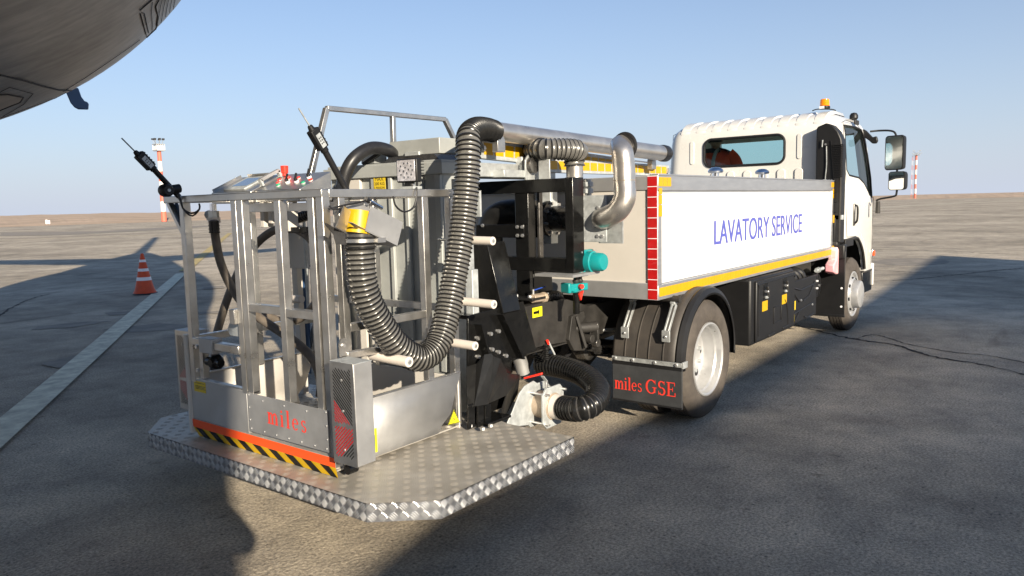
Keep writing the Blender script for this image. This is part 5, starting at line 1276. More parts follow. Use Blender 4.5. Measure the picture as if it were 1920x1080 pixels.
# ---- rear step of five-bar chequer plate
def chequer(k, o, U, V, lu, lv, poly=None, pitch=.046, m='step', h=.0016, wide=1.0):
    """raised bars in alternating groups on the plane o+u*U+v*V"""
    N = U.cross(V).normalized(); nu, nv = max(1, round(lu/pitch)), max(1, round(lv/pitch))
    def inside(u, v):
        if not poly: return True
        c = False; n = len(poly)
        for i in range(n):
            (x1, y1), (x2, y2) = poly[i], poly[i-1]
            if (y1 > v) != (y2 > v) and u < (x2-x1)*(v-y1)/(y2-y1)+x1: c = not c
        return c
    for i in range(nu):
        for j in range(nv):
            cu_, cv_ = (i+.5)*lu/nu, (j+.5)*lv/nv
            if not inside(cu_, cv_): continue
            a = math.radians(45 if (i+j) % 2 else -45); d = U*math.cos(a)+V*math.sin(a); e = N.cross(d); c = o+U*cu_+V*cv_
            for q in (-1.5, -.5, .5, 1.5):
                L = pitch*(.43 if abs(q) < 1 else .36)*wide; w_ = pitch*.036; cc = c+e*q*pitch*.20*wide
                p = [cc-d*L, cc-e*w_+N*h-d*L*.6, cc-e*w_+N*h+d*L*.6, cc+d*L, cc+e*w_+N*h+d*L*.6, cc+e*w_+N*h-d*L*.6, cc-e*w_*1.5, cc+e*w_*1.5]
                k.add(p, [(0, 6, 1), (6, 2, 1), (6, 3, 2), (0, 5, 7), (7, 5, 4), (7, 4, 3), (0, 1, 5), (1, 2, 4, 5), (2, 3, 4)], m+'bar')
M['step'] = mat('chequer_aluminium', (.30, .31, .33), .42, .8, .16, 5, rvar=.1, c2=(.22, .22, .23))
M['stepbar'] = mat('chequer_bars', (.85, .85, .85), .30, .8)
M['steptopbar'] = mat('chequer_bars_dusty', (.44, .41, .365), .5, .5)
M['steptop'] = mat('dusty_chequer_aluminium', (.50, .475, .43), .5, .5, .2, 4, rvar=.12, c2=(.38, .35, .30))
def rear_step():
    zt, zb = .314, .237
    xr, xc, xe = -2.852, -2.665, -1.70; yw, yc = 1.065, .845
    out = [(xr, yc), (xc, yw), (xe, yw), (xe+.05, .5), (xe+.05, -.5), (xe, -.66), (xe, -yw), (xc, -yw), (xr, -yc)]
    k = MB(); k.prism(out, (0, 0, zt-.004), X, Y, Z, .004, 'steptop')
    poly = [(x-xr, y+yw) for x, y in out]
    chequer(k, Vector((xr, -yw, zt)), X, Y, xe+.05-xr, 2*yw, poly, m='steptop', h=.0007)
    S_ = obj('rear_step', k, T, sm=False)
    for (x0, y0), (x1, y1) in (((xe, yw), (xc, yw)), ((xc, yw), (xr, yc)), ((xr, yc), (xr, -yc)), ((xr, -yc), (xc, -yw)), ((xc, -yw), (xe, -yw))):
        a, b = Vector((x0, y0, zb)), Vector((x1, y1, zb)); U = (b-a); L = U.length; U.normalize(); N = U.cross(Z)
        k = MB(); k.add([a, b, b+Z*(zt-zb+.0002), a+Z*(zt-zb+.0002), a-N*.004, b-N*.004, b-N*.004+Z*(zt-zb-.004), a-N*.004+Z*(zt-zb-.004)], [(0, 1, 2, 3), (4, 7, 6, 5), (0, 4, 5, 1), (0, 3, 7, 4), (1, 5, 6, 2), (3, 2, 6, 7)], 'step')
        chequer(k, a, U, Z, L, zt-zb, pitch=.039, m='step', h=.003, wide=1.1)
        obj('step_skirt', k, S_, sm=False)
    k = MB(); k.beam((xe, -.4, .26), (-2.75, -.4, .26), .05, .06, 'galv'); k.beam((xe, .4, .26), (-2.75, .4, .26), .05, .06, 'galv'); obj('step_bearer', k, S_)
rear_step()

# ---- lifting basket
def basket():
    xb = -2.74; yl, yr = .585, -.535; zt = 1.54
    m = 'ss'
    B = thing('x', '', '', (xb, 0, .33)); del B['label']; del B['category']; B.name = 'basket'; B.parent = T
    def bx(n, *a, bev=.002, par=B): q = MB(); q.box(*a); return obj(n, q, par, bevel=bev)
    # floor and low panels
    q = MB(); q.box(xb+.02, -1.95, yr+.02, yl-.02, .335, .342, 'steptop'); chequer(q, Vector((xb+.02, yr+.02, .342)), X, Y, .76, yl-yr-.04, m='steptop', h=.0015); obj('floor', q, B, sm=False)
    bx('rear_panel', xb, xb+.02, .095, yl, .405, .612, 'ssdk')
    # gate
    G = bx('gate_panel', xb-.008, xb-.002, yr+.03, .075, .425, .608, 'ssdk', bev=.0)
    k = MB()
    for f in (.02, .2, .36, .52, .68, .84, .98):
        for z in (.435,): k.bolt((xb-.008, .07+(yr+.035-.07)*f, z+.004), -X, .0045, .003)
    for f in (.2, .48, .76): k.bolt((xb-.008, .07+(yr+.035-.07)*f, .585), -X, .0045, .003)
    for z in (.48, .54, .60): k.bolt((xb-.008, .065, z), -X, .0045, .003); k.bolt((xb-.008, yr+.04, z), -X, .0045, .003)
    each('rivet', k, G)
    k = MB(); put_serif(k, 'miles', (xb-.008, -.075, .486), -Y, Z, .285, .054, 'redtx', gap=.26, off=.001); obj('lettering', k, G, sm=False)
    bx('sill', xb-.004, xb+.05, yr, yl, .395, .405, 'steptop')
    # orange band and hazard stripes folding in underneath
    q = MB(); q.add([(xb-.006, yl, .405), (xb-.006, yr, .405), (xb-.004, yr, .363), (xb-.004, yl, .363)], [(0, 1, 2, 3)], 'orange'); q.add([(xb+.002, yl, .405), (xb+.002, yr, .405), (xb+.002, yr, .363), (xb+.002, yl, .363)], [(3, 2, 1, 0)], 'orange'); obj('orange_band', q, B, sm=False)
    q = MB(); a0, a1 = Vector((xb-.003, 0, .363)), Vector((xb+.006, 0, .3165)); n = 18; w_ = (yl-yr)/n; sl = .062
    q.add([(xb-.002, yl, .363), (xb-.002, yr, .363), (xb+.007, yr, .316), (xb+.007, yl-.03, .316)], [(0, 1, 2, 3)], 'yelb')
    for i in range(n//2):
        y = yl-.02-2*w_*i; p = [a0+Y*y, a0+Y*(y-w_), a1+Y*(y-w_-sl), a1+Y*(y-sl)]
        p = [Vector((v.x-.0012, max(v.y, yr), v.z-.0006)) for v in p]; q.add(p, [(0, 1, 2, 3)], 'black')
    obj('hazard_stripes', q, B, sm=False)
    # right-hand panel, lower edge rolled inwards
    def sidepanel(y, s, mm):
        q = MB(); prof = [(0, .625), (0, .43), (.006*s, .385), (.025*s, .345), (.06*s, .325)]
        xs = lambda z: (-2.665 if z > .43 else -2.69, -1.945 if z > .6 else (-2.03 if z > .42 else -2.09))
        vs = []
        for dy, z in prof: x0, x1 = xs(z); vs += [(x0, y+dy, z), (x1, y+dy, z)]
        q.add(vs, [(2*i, 2*i+1, 2*i+3, 2*i+2) for i in range(len(prof)-1)], mm); o = obj('side_panel', q, B, ang=50); sm_ = o.modifiers.new('s', 'SOLIDIFY'); sm_.thickness = .004; return o
    SP = sidepanel(-.552, 1, 'ssdk'); sidepanel(.60, -1, 'cream')
    bx('front_panel', -1.95, -1.94, yr, yl, .335, .60, 'cream')
    bx('panel_cap', -2.66, -1.945, -.553, -.535, .622, .63, m); bx('panel_cap', xb+.0, xb+.03, .1, yl, .612, .62, m); bx('panel_cap', -2.66, -1.945, .585, .603, .622, .63, m)
    q = MB(); tr = [at(851, 768, 'y', -.5535), at(863, 792, 'y', -.5535), at(840, 797, 'y', -.5535)]; q.add(tr, [(0, 1, 2)], 'yellime')
    c = sum(tr, Vector())/3; 
    def edge(a, b, w_): d = (b-a).normalized(); n_ = d.cross(Y); return [a+n_*w_-Y*.0004, b+n_*w_-Y*.0004, b-n_*w_-Y*.0004, a-n_*w_-Y*.0004]
    tri = [c+(p-c)*.9 for p in tr]
    for i in range(3): q.add(edge(tri[i], tri[(i+1) % 3], .0016), [(0, 1, 2, 3)], 'black')
    q.add(edge(c+Vector((-.008, 0, .008)), c+Vector((.008, 0, -.01)), .0016), [(0, 1, 2, 3)], 'redtx'); q.add(edge(c+Vector((.008, 0, .008)), c+Vector((-.008, 0, -.01)), .0016), [(0, 1, 2, 3)], 'redtx'); obj('warning_triangle', q, SP, sm=False)
    q = MB(); a = at(698, 805, 'y', -.553); b = at(708, 847, 'y', -.553); q.box(a.x, b.x, -.5532, -.5524, b.z, a.z, 'yellime'); q.box(a.x, b.x-.012, -.5536, -.5531, b.z+.03, a.z-.03, 'black'); obj('load_label', q, SP)
    q = MB(); a = at(363, 713, 'x', xb-.002); b = at(386, 738, 'x', xb-.002); q.box(xb-.0015, xb-.0004, b.y, a.y, b.z, a.z, 'yelsticker')
    for i, z in enumerate((.80, .52, .40, .28)): q.box(xb-.0019, xb-.0014, a.y-.012, b.y+.012-.01*(i % 2), b.z+(a.z-b.z)*z, b.z+(a.z-b.z)*(z+.05), 'darkst')
    obj('notice_label', q, B)
    # posts and rails
    def post(y0, y1, z0=.60, z1=1.51, x0=xb-.002, x1=xb+.038, n='post'): return bx(n, x0, x1, y0, y1, z0, z1, m, bev=.0025)
    post(.535, .575); post(.085, .125); post(.035, .078, n='gate_post'); post(-.245, -.205, n='gate_post', z1=1.50); post(-.475, -.435, n='gate_post'); post(-.535, -.492, z0=.36)
    q = MB(); q.box(xb-.004, xb+.036, yr, .72, zt-.035, zt, m); obj('top_rail', q, B, bevel=.004)
    bx('gate_rail', xb-.001, xb+.034, -.205, .035, .995, 1.032, m); bx('gate_rail', xb-.001, xb+.034, -.435, -.245, .99, 1.027, m)
    bx('gate_rail', xb-.0, xb+.03, .035, .095, .607, .617, m)
    q = MB(); q.beam((xb+.015, .69, 1.505), (xb+.015, .565, 1.35), .03, .02, m); q.beam((xb+.03, .67, 1.50), (xb+.03, .56, 1.36), .004, .05, 'bluecyl'); obj('rail_brace', q, B)
    # right side
    ys = -.515
    bx('top_rail', xb+.036, -1.925, ys-.02, ys+.018, zt-.036, zt-.001, m)
    bx('post', -2.655, -2.62, ys-.018, ys+.016, .62, zt-.036, m); bx('post', -2.155, -2.115, ys-.018, ys+.018, .62, zt-.036, m); bx('post', -1.965, -1.925, ys-.018, ys+.018, .35, zt-.036, m)
    bx('mid_rail', -2.62, -2.155, ys-.016, ys+.014, .93, .965, m)
    q = MB(); q.beam((-2.66, ys-.02, .835), (-1.97, ys-.02, .80), .03, .03, m); obj('mid_rail', q, B, bevel=.003)
    # left side and front
    ys2 = .565
    bx('top_rail', xb+.036, -1.925, ys2-.018, ys2+.018, zt-.036, zt-.001, m); bx('mid_rail', xb+.036, -1.97, ys2-.015, ys2+.015, .80, .835, m)
    bx('post', -1.965, -1.925, ys2-.018, ys2+.018, .35, zt-.036, m); bx('post', -2.36, -2.325, ys2-.016, ys2+.016, .62, zt-.036, m)
    bx('top_rail', -1.96, -1.925, ys+.018, ys2-.018, zt-.037, zt-.002, m); bx('mid_rail', -1.96, -1.93, ys+.018, ys2-.018, .93, .965, m); bx('post', -1.962, -1.927, .02, .055, .6, zt-.037, m)
    bx('inner_rail', -2.45, -2.42, .09, ys2, 1.45, 1.495, m); bx('inner_rail', -2.45, -2.42, -.46, .09, 1.45, 1.49, m)
    # hinge lug, latch
    q = MB(); q.prism([(.0, 0), (.045, 0), (.045, .055), (.035, .075), (.01, .075), (0, .055)], (xb+.045, -.535, .835), X, Z, -Y, .008, m); q.bolt((xb+.066, -.543, .88), -Y, .01, .006); obj('hinge_lug', q, B)
    q = MB(); a = at(447, 590, 'x', xb+.02); q.box(xb-.02, xb+.03, .125, .165, .93, 1.0, m); q.prism([(.0, .02), (.10, .10), (.17, .0), (.15, -.03), (.06, -.03), (.0, .0)], (xb+.03, .10, .89), Y, Z, X, .004, 'galvl'); obj('gate_latch', q, B, bevel=.002)
    q = MB(); q.box(xb-.02, xb+.04, .335, .45, .765, .84, 'ssdk'); q.box(xb-.01, xb+.03, .125, .34, .785, .825, 'ss'); q.box(xb-.01, xb+.03, .45, .53, .795, .832, 'ss'); K = obj('hose_bracket', q, B, bevel=.004)
    q = MB(); c = Vector((xb+.01, .36, .72)); q.lathe(c+X*-.03, X, [(0, .02), (.02, .035), (.05, .038), (.06, .03)], 'black', 16); q.cyl(c+Y*.02, c+Y*.06, .024, 'black'); q.cyl(c-Y*.03, c-Y*.05, .02, 'black'); obj('valve_knob', q, K)
    q = MB(); q.beam((xb+.01, .46, .80), (xb+.01, .465, .63), .03, .03, 'ss'); q.bolt((xb-.01, .48, .79), -X, .012, .01); q.bolt((xb-.01, .485, .67), -X, .012, .01); obj('bracket_leg', q, K)
    # tail lamp housings with slotted plates
    def lampbox(y0, y1, x0, x1, flip, side):
        z0, z1 = .424, .843
        H = bx('lamp_housing', x0, x1, y0, y1, z0, z1, 'ssdk')
        q = MB(); q.box(x0-.0035, x0-.0005, y0-.001, y1+.001, z0-.002, z1+.002, 'ss'); q.box(x0, x1+.001, y0-.002, y1+.002, z1+.0, z1+.0025, 'galvl'); obj('slotted_plate', q, H, bevel=.001)
        w_ = y1-y0-.036; ya = y0+.018; za, zb_, zm = z0+.02, z1-.02, z0+(.62 if True else 0)*(z1-z0)*.62
        kd, kr = MB(), MB(); P = .0155; t = .0052
        sg = 1 if flip else -1
        def strip(k, u0, v0, u1, v1):   # u across (towards -y in view), v up
            k.add([(x0-.0042, ya+u0, v0), (x0-.0042, ya+u1, v1), (x0-.0042, ya+u1, v1+t*1.3), (x0-.0042, ya+u0, v0+t*1.3)], [(0, 1, 2, 3)], 'redlens' if k is kr else 'plast')
        steep = .95
        for half in (0, 1):
            lo, hi = (za, zm) if half == 0 else (zm, zb_)
            dirn = (-1 if half else 1)*sg
            z = lo-w_*steep
            while z < hi+w_*steep:
                # line v = z + dirn*steep*u, clipped to the half and to the width
                us = [0, w_]
                pts = []
                N_ = 12; seg = []
                for i in range(N_+1):
                    u = w_*i/N_; v = z+dirn*steep*(u if dirn > 0 else u)
                    if lo+.003 < v < hi-.006: seg.append((u, v))
                if len(seg) >= 2:
                    (u0, v0), (u1, v1) = seg[0], seg[-1]; mid = (v0+v1)/2
                    strip(kr if (zm-.10 < mid < zm+.055) else kd, u0, v0, u1, v1)
                z += P
        obj('lamp_slots', kd, H, sm=False); obj('red_lamp_slots', kr, H, sm=False)
        q = MB()
        for z in (z0+.06, z1-.07, zm+.06): q.bolt((x0-.004, (y0+y1)/2, z), -X, .006, .004)
        each('screw', q, H)
        return H
    lampbox(-.748, -.604, -2.80, -2.705, False, 1); lampbox(.635, .775, -2.70, -2.60, True, -1)
    q = MB(); q.beam((-2.72, -.62, .46), (-2.66, -.54, .40), .02, .06, 'ssdk'); q.cyl((-2.735, -.60, .365), (-2.69, -.60, .365), .022, 'black', n=14); obj('lamp_bracket', q, B)
    q = MB(); q.cyl((-2.735, .60, .33), (-2.735, .60, .84), .018, 'cream', n=14); obj('lamp_tube', q, B)
    # rollers that guide the hose
    for n_, (px, py), (qx, qy), y0, y1, r in ((1, (925, 452), (884, 449), -.75, -.48, .021), (2, (927, 571), (868, 566), -.75, -.46, .0215), (3, (892, 649), (846, 644), -.75, -.50, .021), (4, (768, 679), (690, 668), -.74, -.49, .0235)):
        a = at(px, py, 'y', y0); b = Vector((a.x+.01, y1, a.z+.004)); q = MB(); q.cyl(a, b, r, 'pvc', n=22); Rr = obj('roller', q, B, bevel=.003)
        q = MB(); q.cyl(a-Y*.0008, a+Y*.004, r*.55, 'galv', n=16); q.bolt(a-Y*.001, -Y, r*.38, .003); q.cyl(b, b+Y*.10, r*.4, 'galv', n=10); obj('roller_shaft', q, Rr)
    return B
BK = basket()

# ---- probes, lamp and console on the basket rails
def probes():
    def stick(tip, h1, h2, base, pl, lab):
        A, H1, H2, Bs = [at(px, py, 'y', pl) for px, py in (tip, h1, h2, base)]
        d = (A-Bs).normalized(); k = MB(); k.cyl(H2, Bs, .0135, 'plast', n=14); k.cyl(Bs, Bs-d*.03, .0125, 'galvl', n=12); Sx = obj('hose_probe', k, T)
        u = d.cross(Y).normalized(); k = MB(); k.obox((H1+H2)/2, d*((H1-H2).length/2-.008), u*.023, Y*.017, 'plast'); k.cyl(H1-d*.015, H1+d*.012, .016, 'plast', .010, n=12); k.cyl(H2-d*.01, H2+d*.02, .017, 'plast', n=12)
        for i in range(5): k.obox((H1+H2)/2+d*(-.03+.015*i)-u*.024, d*.004, u*.004, Y*.014, 'plast')
        obj('probe_handle', k, Sx, bevel=.004)
        k = MB(); k.obox((H1+H2)/2-Y*.0175-d*.008, d*.030, u*.012, Y*.0008, 'galvl')
        for i in range(3):
            for j in range(2): k.obox((H1+H2)/2-Y*.0184+d*(-.02+.012*i)+u*(-.005+.010*j), d*.003, u*.003, Y*.0005, 'darkst')
        obj('rating_plate', k, Sx)
        k = MB(); k.cyl(H1, A, .0032, 'galv' if pl < 0 else 'darkst', n=8); obj('probe_tip', k, Sx); return Sx
    stick((560, 203), (583, 240), (608, 281), (652, 361), -.50, '')
    L = stick((228, 259), (256, 287), (287, 316), (335, 368), .55, '')
    k = MB(); c = at(311, 357, 'y', .53); k.lathe(c+Y*.03, -Y, [(0, .025), (.012, .031), (.05, .031), (.06, .024)], 'plast', 22); k.cyl(c, c+X*.07+Z*.01, .022, 'plast', n=14); k.cyl(c-Y*.03, c-Y*.033, .008, 'galvl'); obj('cable_gland', k, L)
    for r in (0, 1):
        k = MB(); k.tube(smooth([at(330, 358, 'y', .54), at(338, 372+4*r, 'y', .53), at(344, 392, 'y', .52), at(360, 405-5*r, 'y', .5), at(374, 392, 'y', .48), at(373, 380, 'y', .47)], .015), .0045, 'rubberb', n=6); obj('cable_loop', k, L)
    # work lamp
    a, b, c_, d_ = at(742, 299, 'y', -.45), at(779, 296, 'y', -.47), at(782, 341, 'y', -.47), at(746, 343, 'y', -.45)
    x = -2.20; a, b, c_, d_ = [at(px, py, 'x', x) for px, py in ((741, 299), (778, 296), (782, 341), (746, 343))]
    cen = (a+b+c_+d_)/4; q = MB(); hw, hh = abs(a.y-b.y)/2+.002, abs(a.z-d_.z)/2
    tl = Vector((0, -.035, 0)); nrm = Vector((-1, -.0, .02)).normalized(); Ux = Vector((0, -1, 0)); Vz = Vector((.02, .03, 1)).normalized()
    q.obox(cen+X*.018, Ux*hw, Vz*hh, X*.018, 'plast'); Lp = obj('work_lamp', q, T, bevel=.007)
    q = MB(); q.obox(cen-X*.001, Ux*hw*.86, Vz*hh*.88, X*.0015, 'led'); G = obj('lamp_lens', q, Lp, bevel=.001)
    q = MB()
    for r, n in ((.62, 10), (.25, 4)):
        for i in range(n):
            t = 2*PI*i/n+r; q.cyl(cen-X*.0025+Ux*hw*r*math.cos(t)+Vz*hh*r*math.sin(t), cen-X*.004+Ux*hw*r*math.cos(t)+Vz*hh*r*math.sin(t), .0055, 'chrome', .003, n=10)
    each('led_chip', q, G)
    q = MB()
    for i in range(7): q.obox(cen+X*.045-Vz*(.042-.014*i), Ux*hw*.92, Vz*.002, X*.012, 'plast')
    obj('cooling_fin', q, Lp)
    q = MB(); q.obox(cen+X*.02-Z*(hh+.014), Y*.022, X*.012, Z*.014, 'plast'); q.box(cen.x-.01, cen.x+.05, cen.y-.05, cen.y+.035, 1.541, 1.553, 'galvl'); q.cyl(cen+X*.02-Z*(hh+.012)-Y*.03, cen+X*.02-Z*(hh+.012)+Y*.03, .007, 'bolt', n=8); obj('lamp_mount', q, Lp)
    q = MB(); q.tube(smooth([at(737, 368, 'y', -.55), at(742, 386, 'y', -.55), at(757, 397, 'y', -.55), at(774, 390, 'y', -.55), at(781, 370, 'y', -.55), at(781, 348, 'y', -.54)], .01), .0042, 'rubberb', n=6); obj('lamp_cable', q, Lp)
    # control console: two sloping stainless boxes
    def con(px0, px1, pyb, slopez, x0, x1, zb, z0, z1, par=T):
        y0, y1 = at(px0, pyb, 'x', x0).y, at(px1, pyb, 'x', x0).y
        q = MB(); vs = [(x0, y0, zb), (x1, y0, zb), (x1, y0, z1), (x0, y0, z0), (x0, y1, zb), (x1, y1, zb), (x1, y1, z1), (x0, y1, z0)]
        q.add(vs, [(0, 1, 2, 3), (4, 7, 6, 5), (0, 4, 5, 1), (1, 5, 6, 2), (2, 6, 7, 3), (3, 7, 4, 0)], 'ss'); return q, y0, y1
    xa, xb_ = -2.40, -2.20
    q, y0, y1 = con(396, 470, 360, 0, xa, xb_, 1.50, 1.560, 1.650); C = obj('control_console', q, T, bevel=.003)
    sl = Vector((.20, 0, .09)).normalized(); nn = Vector((-.09, 0, .20)).normalized(); mid = Vector(((xa+xb_)/2, 0, 1.605))
    def onp(yf, u, h=0): return Vector((mid.x, y0+(y1-y0)*yf, mid.z))+sl*u+nn*h
    q = MB(); q.obox(onp(.5, 0, .004), sl*.085, Y*.10, nn*.004, 'galvl'); fr = obj('screen_frame', q, C, bevel=.002)
    q = MB(); q.obox(onp(.52, .005, .009), sl*.055, Y*.07, nn*.001, 'screen'); obj('screen', q, fr)
    q = MB(); q.obox(onp(.02, .0, .006), sl*.10, Y*.002, nn*.010, 'ss'); q.obox(onp(1.02, .03, .03), sl*.065, Y*.012, nn*.008, 'ssdk'); q.obox(onp(1.02, -.035, .015), sl*.006, Y*.012, nn*.018, 'galvl'); q.obox(onp(1.02, .09, .012), sl*.006, Y*.012, nn*.018, 'galvl'); q.obox(onp(.5, .10, .008), sl*.002, Y*.11, nn*.010, 'ss'); obj('sun_hood', q, C)
    q, y0, y1 = con(478, 562, 356, 0, xa+.02, xb_+.02, 1.50, 1.560, 1.650); D = obj('button_panel', q, C, bevel=.003)
    mid = Vector(((xa+xb_)/2+.02, 0, 1.605))
    def btn(name, yf, u, r, h, m_, n=16):
        q = MB(); c = onp(yf, u); q.cyl(c, c+nn*.004, r*1.2, 'galvl', n=n); q.cyl(c+nn*.004, c+nn*h, r, m_, n=n); obj(name, q, D, bevel=.001)
    q = MB(); c = onp(.05, .085); q.cyl(c, c+Z*.02, .014, 'redp', n=16); q.cyl(c+Z*.015, c+Z*.055, .019, 'redp', .021, n=24); obj('stop_button', q, D, bevel=.003)
    for yf, u, m_ in ((.14, .02, 'redp'), (.32, .03, 'redp'), (.54, .03, 'redp'), (.24, -.02, 'redp'), (.93, -.01, 'redp'), (.86, -.04, 'green'), (.36, -.055, 'green')): btn('push_button', yf, u, .011, .011, m_)
    for yf, u in ((.44, -.015), (.64, -.015), (.76, .035)):
        q = MB(); c = onp(yf, u); q.cyl(c, c+nn*.008, .013, 'white', n=16); q.cyl(c+nn*.008, c+nn*.022, .009, 'plast', n=12); q.beam(c+nn*.02, c+nn*.045-Y*.012+sl*.01, .009, .009, 'plast'); obj('selector_switch', q, D, bevel=.001)
    # plumbing under the console
    q = MB(); c = at(400, 392, 'x', xa-.05); q.cyl(c+Z*.03, c-Z*.015, .018, 'chrome', n=12); q.cyl(c-Z*.01, c-Z*.045, .029, 'ss', n=8); q.cyl(c-Z*.045, c-Z*.075, .033, 'pvc', n=14); q.cyl(c+Y*.01-Z*.03, c+Y*.055-Z*.03, .024, 'ssdk', n=8); q.obox(c+Y*.03-Z*.04, Y*.02, X*.015, Z*.018, 'ssdk'); obj('hose_coupling', q, T)
    q = MB()
    for yv, zz in ((.40, 1.40), (.33, 1.42), (.19, 1.38), (.22, 1.44)): q.box(xa+.02, xa+.08, yv, yv+.03, zz-.03, 1.50, 'cream')
    q.box(xa+.03, xa+.1, .12, .30, 1.34, 1.37, 'black'); q.box(xa+.04, xa+.10, -.02, .06, 1.34, 1.5, 'black'); obj('terminal_block', q, C, bevel=.003)
probes()

# ---- hoses inside the basket, junction box, tank behind
def inside():
    def hose(name, pts, r, m_='rubber', n=14): k = MB(); k.tube(smooth(pts, .02), r, m_, n=n); return obj(name, k, T)
    H = hose('rubber_hose', [at(px, py, 'x', xx) for px, py, xx in ((401, 415, -2.52), (404, 445, -2.50), (413, 490, -2.48), (432, 535, -2.45), (458, 572, -2.43), (492, 600, -2.42), (530, 625, -2.42), (562, 648, -2.42), (588, 676, -2.42), (602, 715, -2.43), (600, 745, -2.44))], .023)
    k = MB(); a = at(401, 418, 'x', -2.52); k.cyl(a+Z*.01, a-Z*.05, .0265, 'black', n=14)
    for i in range(3): k.cyl(a-Z*(.01+.018*i), a-Z*(.017+.018*i), .029, 'black', n=14)
    obj('crimp', k, H)
    hose('rubber_hose', [at(px, py, 'x', xx) for px, py, xx in ((404, 690, -2.36), (404, 640, -2.3), (416, 592, -2.25), (432, 545, -2.2), (452, 500, -2.16), (480, 458, -2.12), (514, 432, -2.1), (548, 428, -2.1), (578, 444, -2.1), (598, 472, -2.1), (605, 510, -2.1), (598, 555, -2.1), (575, 588, -2.1), (540, 604, -2.1), (500, 590, -2.12), (470, 560, -2.14))], .024)
    hose('rubber_hose', [at(px, py, 'x', -2.55) for px, py in ((404, 640), (402, 665), (400, 690), (408, 715))], .0165)
    corrugated('flexible_hose', [at(px, py, 'x', -2.1) for px, py in ((500, 402), (530, 406), (560, 408), (585, 398), (612, 380), (640, 352))], .028, .02, web='hosewebd', amp=.003, ribw=3)
    # large hose arching into the top of the tank
    hose('large_hose', [at(640, 356, 'x', -1.88), at(650, 320, 'x', -1.86), at(664, 297, 'x', -1.82), at(686, 281, 'x', -1.74), at(706, 277, 'x', -1.66), at(728, 282, 'x', -1.58), at(738, 290, 'x', -1.5)], .037, 'rubberb', 20)
    k = MB(); c = at(700, 292, 'x', -1.6); k.beam(at(682, 308, 'x', -1.62), at(715, 285, 'x', -1.6), .03, .02, 'plast'); k.obox(c+Vector((.05, .05, -.01)), X*.05, Y*.06, Z*.035, 'galv'); obj('float_arm', k, T, bevel=.003)
    # junction box and posts at the far side
    x = -1.99; a, b = at(536, 430, 'x', x), at(583, 505, 'x', x); k = MB(); k.box(x, x+.05, b.y, a.y, b.z, a.z, 'cream'); J = obj('junction_box', k, T, bevel=.004)
    k = MB()
    for yv in (a.y-.02, b.y+.02):
        for zv in (a.z-.02, b.z+.02): k.bolt((x, yv, zv), -X, .007, .005)
    each('bolt', k, J)
    for py in (430, 561):
        k = MB(); p = at(538, py, 'x', x-.04); q_ = at(566, py, 'x', x-.04); k.cyl(p, q_, .023, 'pvc', n=16); obj('roller', k, J, bevel=.003)
    k = MB(); k.cyl(at(570, 415, 'x', x-.06), at(578, 580, 'x', x-.06), .009, 'galvl', n=10); obj('guide_rod', k, J)
    k = MB(); k.box(-1.93, -1.89, a.y-.0, a.y+.05, .33, 1.5, 'cream'); obj('mast_post', k, T, bevel=.003)
    for px in (556, 572): k = MB(); k.cyl(at(px, 500, 'x', -1.85), at(px+6, 700, 'x', -1.85), .02, 'bluecyl', n=12); obj('lift_cylinder', k, T)
    k = MB(); k.beam(at(600, 600, 'x', -1.8), at(560, 730, 'x', -1.8), .05, .05, 'galvl'); obj('scissor_arm', k, T)
    # tank
    x0 = -1.62; yl, yr = .77, -.175
    k = MB(); k.box(x0, -1.36, yr, yl, .50, 1.66, 'tank'); TK = obj('waste_tank', k, T, bevel=.006)
    k = MB(); x1 = x0-.035; k.box(x1, -1.30, yr-.03, yl+.03, 1.635, 1.70, 'tank'); obj('tank_rim', k, TK, bevel=.003)
    k = MB(); k.box(x1+.02, -1.32, yr-.01, yl+.01, 1.70, 1.715, 'tank'); k.prism([(0, 0), (.5, 0), (.42, .05), (.06, .05)], (x1+.05, -.16, 1.70), Y, Z, X, .25, 'darkst'); obj('tank_cover', k, TK, bevel=.003)
    k = MB(); k.box(-1.5, -.93, -.05, .36, 1.76, 1.85, 'tank'); k.box(-1.515, -1.50, .10, .22, 1.73, 1.78, 'galvl'); obj('upper_box', k, T, bevel=.004)
    for y, w_ in ((.53, .10), (.37, .03), (.225, .03), (.09, .03), (-.02, .03), (-.155, .04)):
        k = MB(); k.box(x0-.022, x0, y-w_/2, y+w_/2, .52, 1.634, 'tank' if w_ < .06 else 'cream'); obj('tank_rib', k, TK, bevel=.004)
    k = MB(); k.box(x0-.055, x0-.023, .34, .40, .52, 1.30, 'cream'); k.box(x0-.06, x0-.023, .63, .70, .52, 1.45, 'cream'); obj('mast_column', k, TK, bevel=.006)
    k = MB(); ya, za = at(700, 328, 'x', x0-.026).y, at(700, 328, 'x', x0-.026).z; yb, zb = at(723, 357, 'x', x0-.026).y, at(723, 357, 'x', x0-.026).z
    za -= .006; k.box(x0-.026, x0-.024, yb, ya, zb, za, 'yelsticker'); Lb = obj('load_sign', k, TK)
    k = MB(); h = za-zb; w_ = ya-yb; o = Vector((x0-.026, ya-.008, zb))
    for s_, z_, hh, ww in (('MAX', .66, .24, .72), ('200 KG', .37, .19, .86), ('1 PERSON', .12, .14, .86)): put_text(k, s_, o+Z*h*z_-Y*(w_*(1-ww)/2-.008), -Y, Z, w_*ww, h*hh, 'black', .001)
    obj('lettering', k, Lb, sm=False)
    # raised hand rail hoop on the far side of the deck
    y = .90
    k = MB(); pts = [at(px, py, 'y', y) for px, py in ((572, 372), (612, 203), (834, 224), (856, 270), (880, 320))]
    for a_, b_ in zip(pts, pts[1:]): k.beam(a_, b_, .032, .036, 'ss', up=(0, 1, 0))
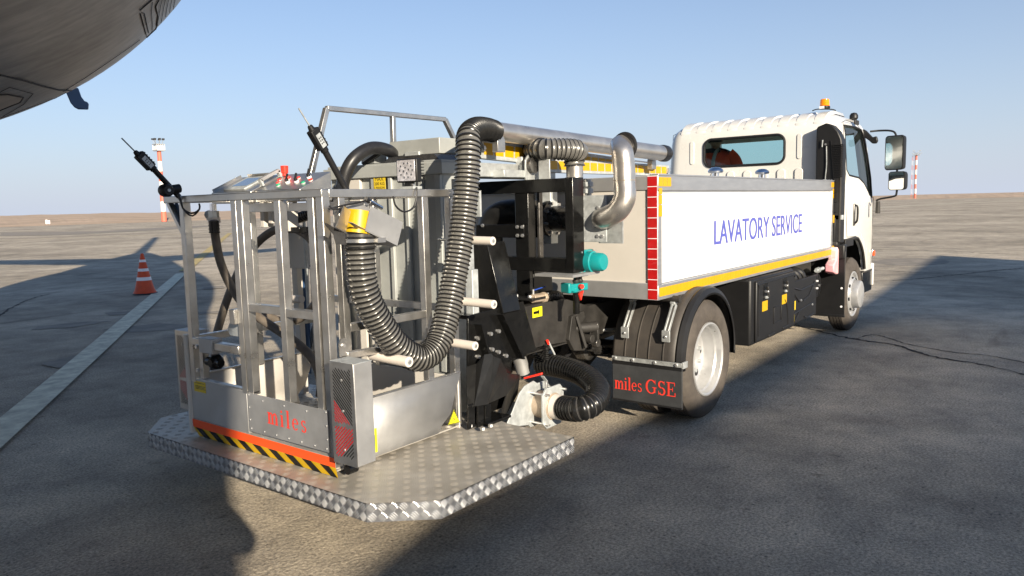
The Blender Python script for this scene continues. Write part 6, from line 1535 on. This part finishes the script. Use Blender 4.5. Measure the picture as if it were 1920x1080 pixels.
    a_, b_ = at(736, 216, 'y', y), at(738, 285, 'y', y); Hd = obj('hand_rail', k, T, bevel=.004)
    k = MB(); k.beam(a_, b_, .032, .034, 'ss', up=(0, 1, 0)); obj('rail_post', k, Hd, bevel=.004)
inside()

# ---- the photographer, behind the lens: seen only by the shadow of a raised elbow
def photographer():
    F = Vector((math.cos(YAW), math.sin(YAW), 0)); R = Vector((math.sin(YAW), -math.cos(YAW), 0))
    def P(f, r, z): return Vector((CAM.x, CAM.y, 0))+F*f+R*r+Z*z
    root = thing('person', 'photographer in dark clothes holding up a phone', 'person', tuple(P(-.5, -.05, 0)))
    sk = [(P(-.52, -.05, .95), .15), (P(-.52, -.05, 1.12), .13), (P(-.52, -.05, 1.30), .15), (P(-.51, -.05, 1.42), .14), (P(-.50, -.05, 1.50), .06), (P(-.47, -.05, 1.60), .085), (P(-.46, -.05, 1.70), .08),
          (P(-.50, .14, 1.43), .07), (P(-.34, .36, 1.24), .052), (P(-.10, .10, 1.40), .034), (P(-.50, -.24, 1.43), .07), (P(-.34, -.40, 1.24), .052), (P(-.10, -.14, 1.40), .034),
          (P(-.52, .05, .88), .11), (P(-.50, .09, .48), .07), (P(-.53, .10, .09), .05), (P(-.40, .12, .04), .042), (P(-.52, -.15, .88), .11), (P(-.50, -.18, .48), .07), (P(-.53, -.19, .09), .05), (P(-.40, -.21, .04), .042)]
    ed = [(0, 1), (1, 2), (2, 3), (3, 4), (4, 5), (5, 6), (3, 7), (7, 8), (8, 9), (3, 10), (10, 11), (11, 12), (0, 13), (13, 14), (14, 15), (15, 16), (0, 17), (17, 18), (18, 19), (19, 20)]
    w_ = Vector(root['_w']); me = bpy.data.meshes.new('body'); me.from_pydata([p-w_ for p, r in sk], ed, []); me.materials.append(M['navy'])
    o = bpy.data.objects.new('body', me); COL.objects.link(o); o.parent = root
    o.modifiers.new('s', 'SKIN'); sv = me.skin_vertices[0].data
    for i, (p, r) in enumerate(sk): sv[i].radius = (r, r)
    sv[0].use_root = True; m_ = o.modifiers.new('ss', 'SUBSURF'); m_.levels = 2; m_.render_levels = 2
    for r_, sg in ((.085, 1), (-.125, -1)):
        k = MB(); c = P(-.06, r_, 1.42); k.obox(c, F*.012, R*.016, Z*.036, 'skin')
        for f in range(4): z = .028-.018*f; k.tube([c+Z*z+F*.01, c+Z*z+F*.035-R*sg*.01, c+Z*z+F*.036-R*sg*.03], .0078, 'skin', n=7)
        k.tube([c-Z*.03, c-Z*.035-R*sg*.02-F*.01, c-Z*.02-R*sg*.04-F*.012], .009, 'skin', n=7); obj('hand', k, root)
    k = MB(); k.obox(P(-.045, -.02, 1.435), F*.004, R*.078, Z*.037, 'plast'); obj('phone', k, root, bevel=.003)
photographer()
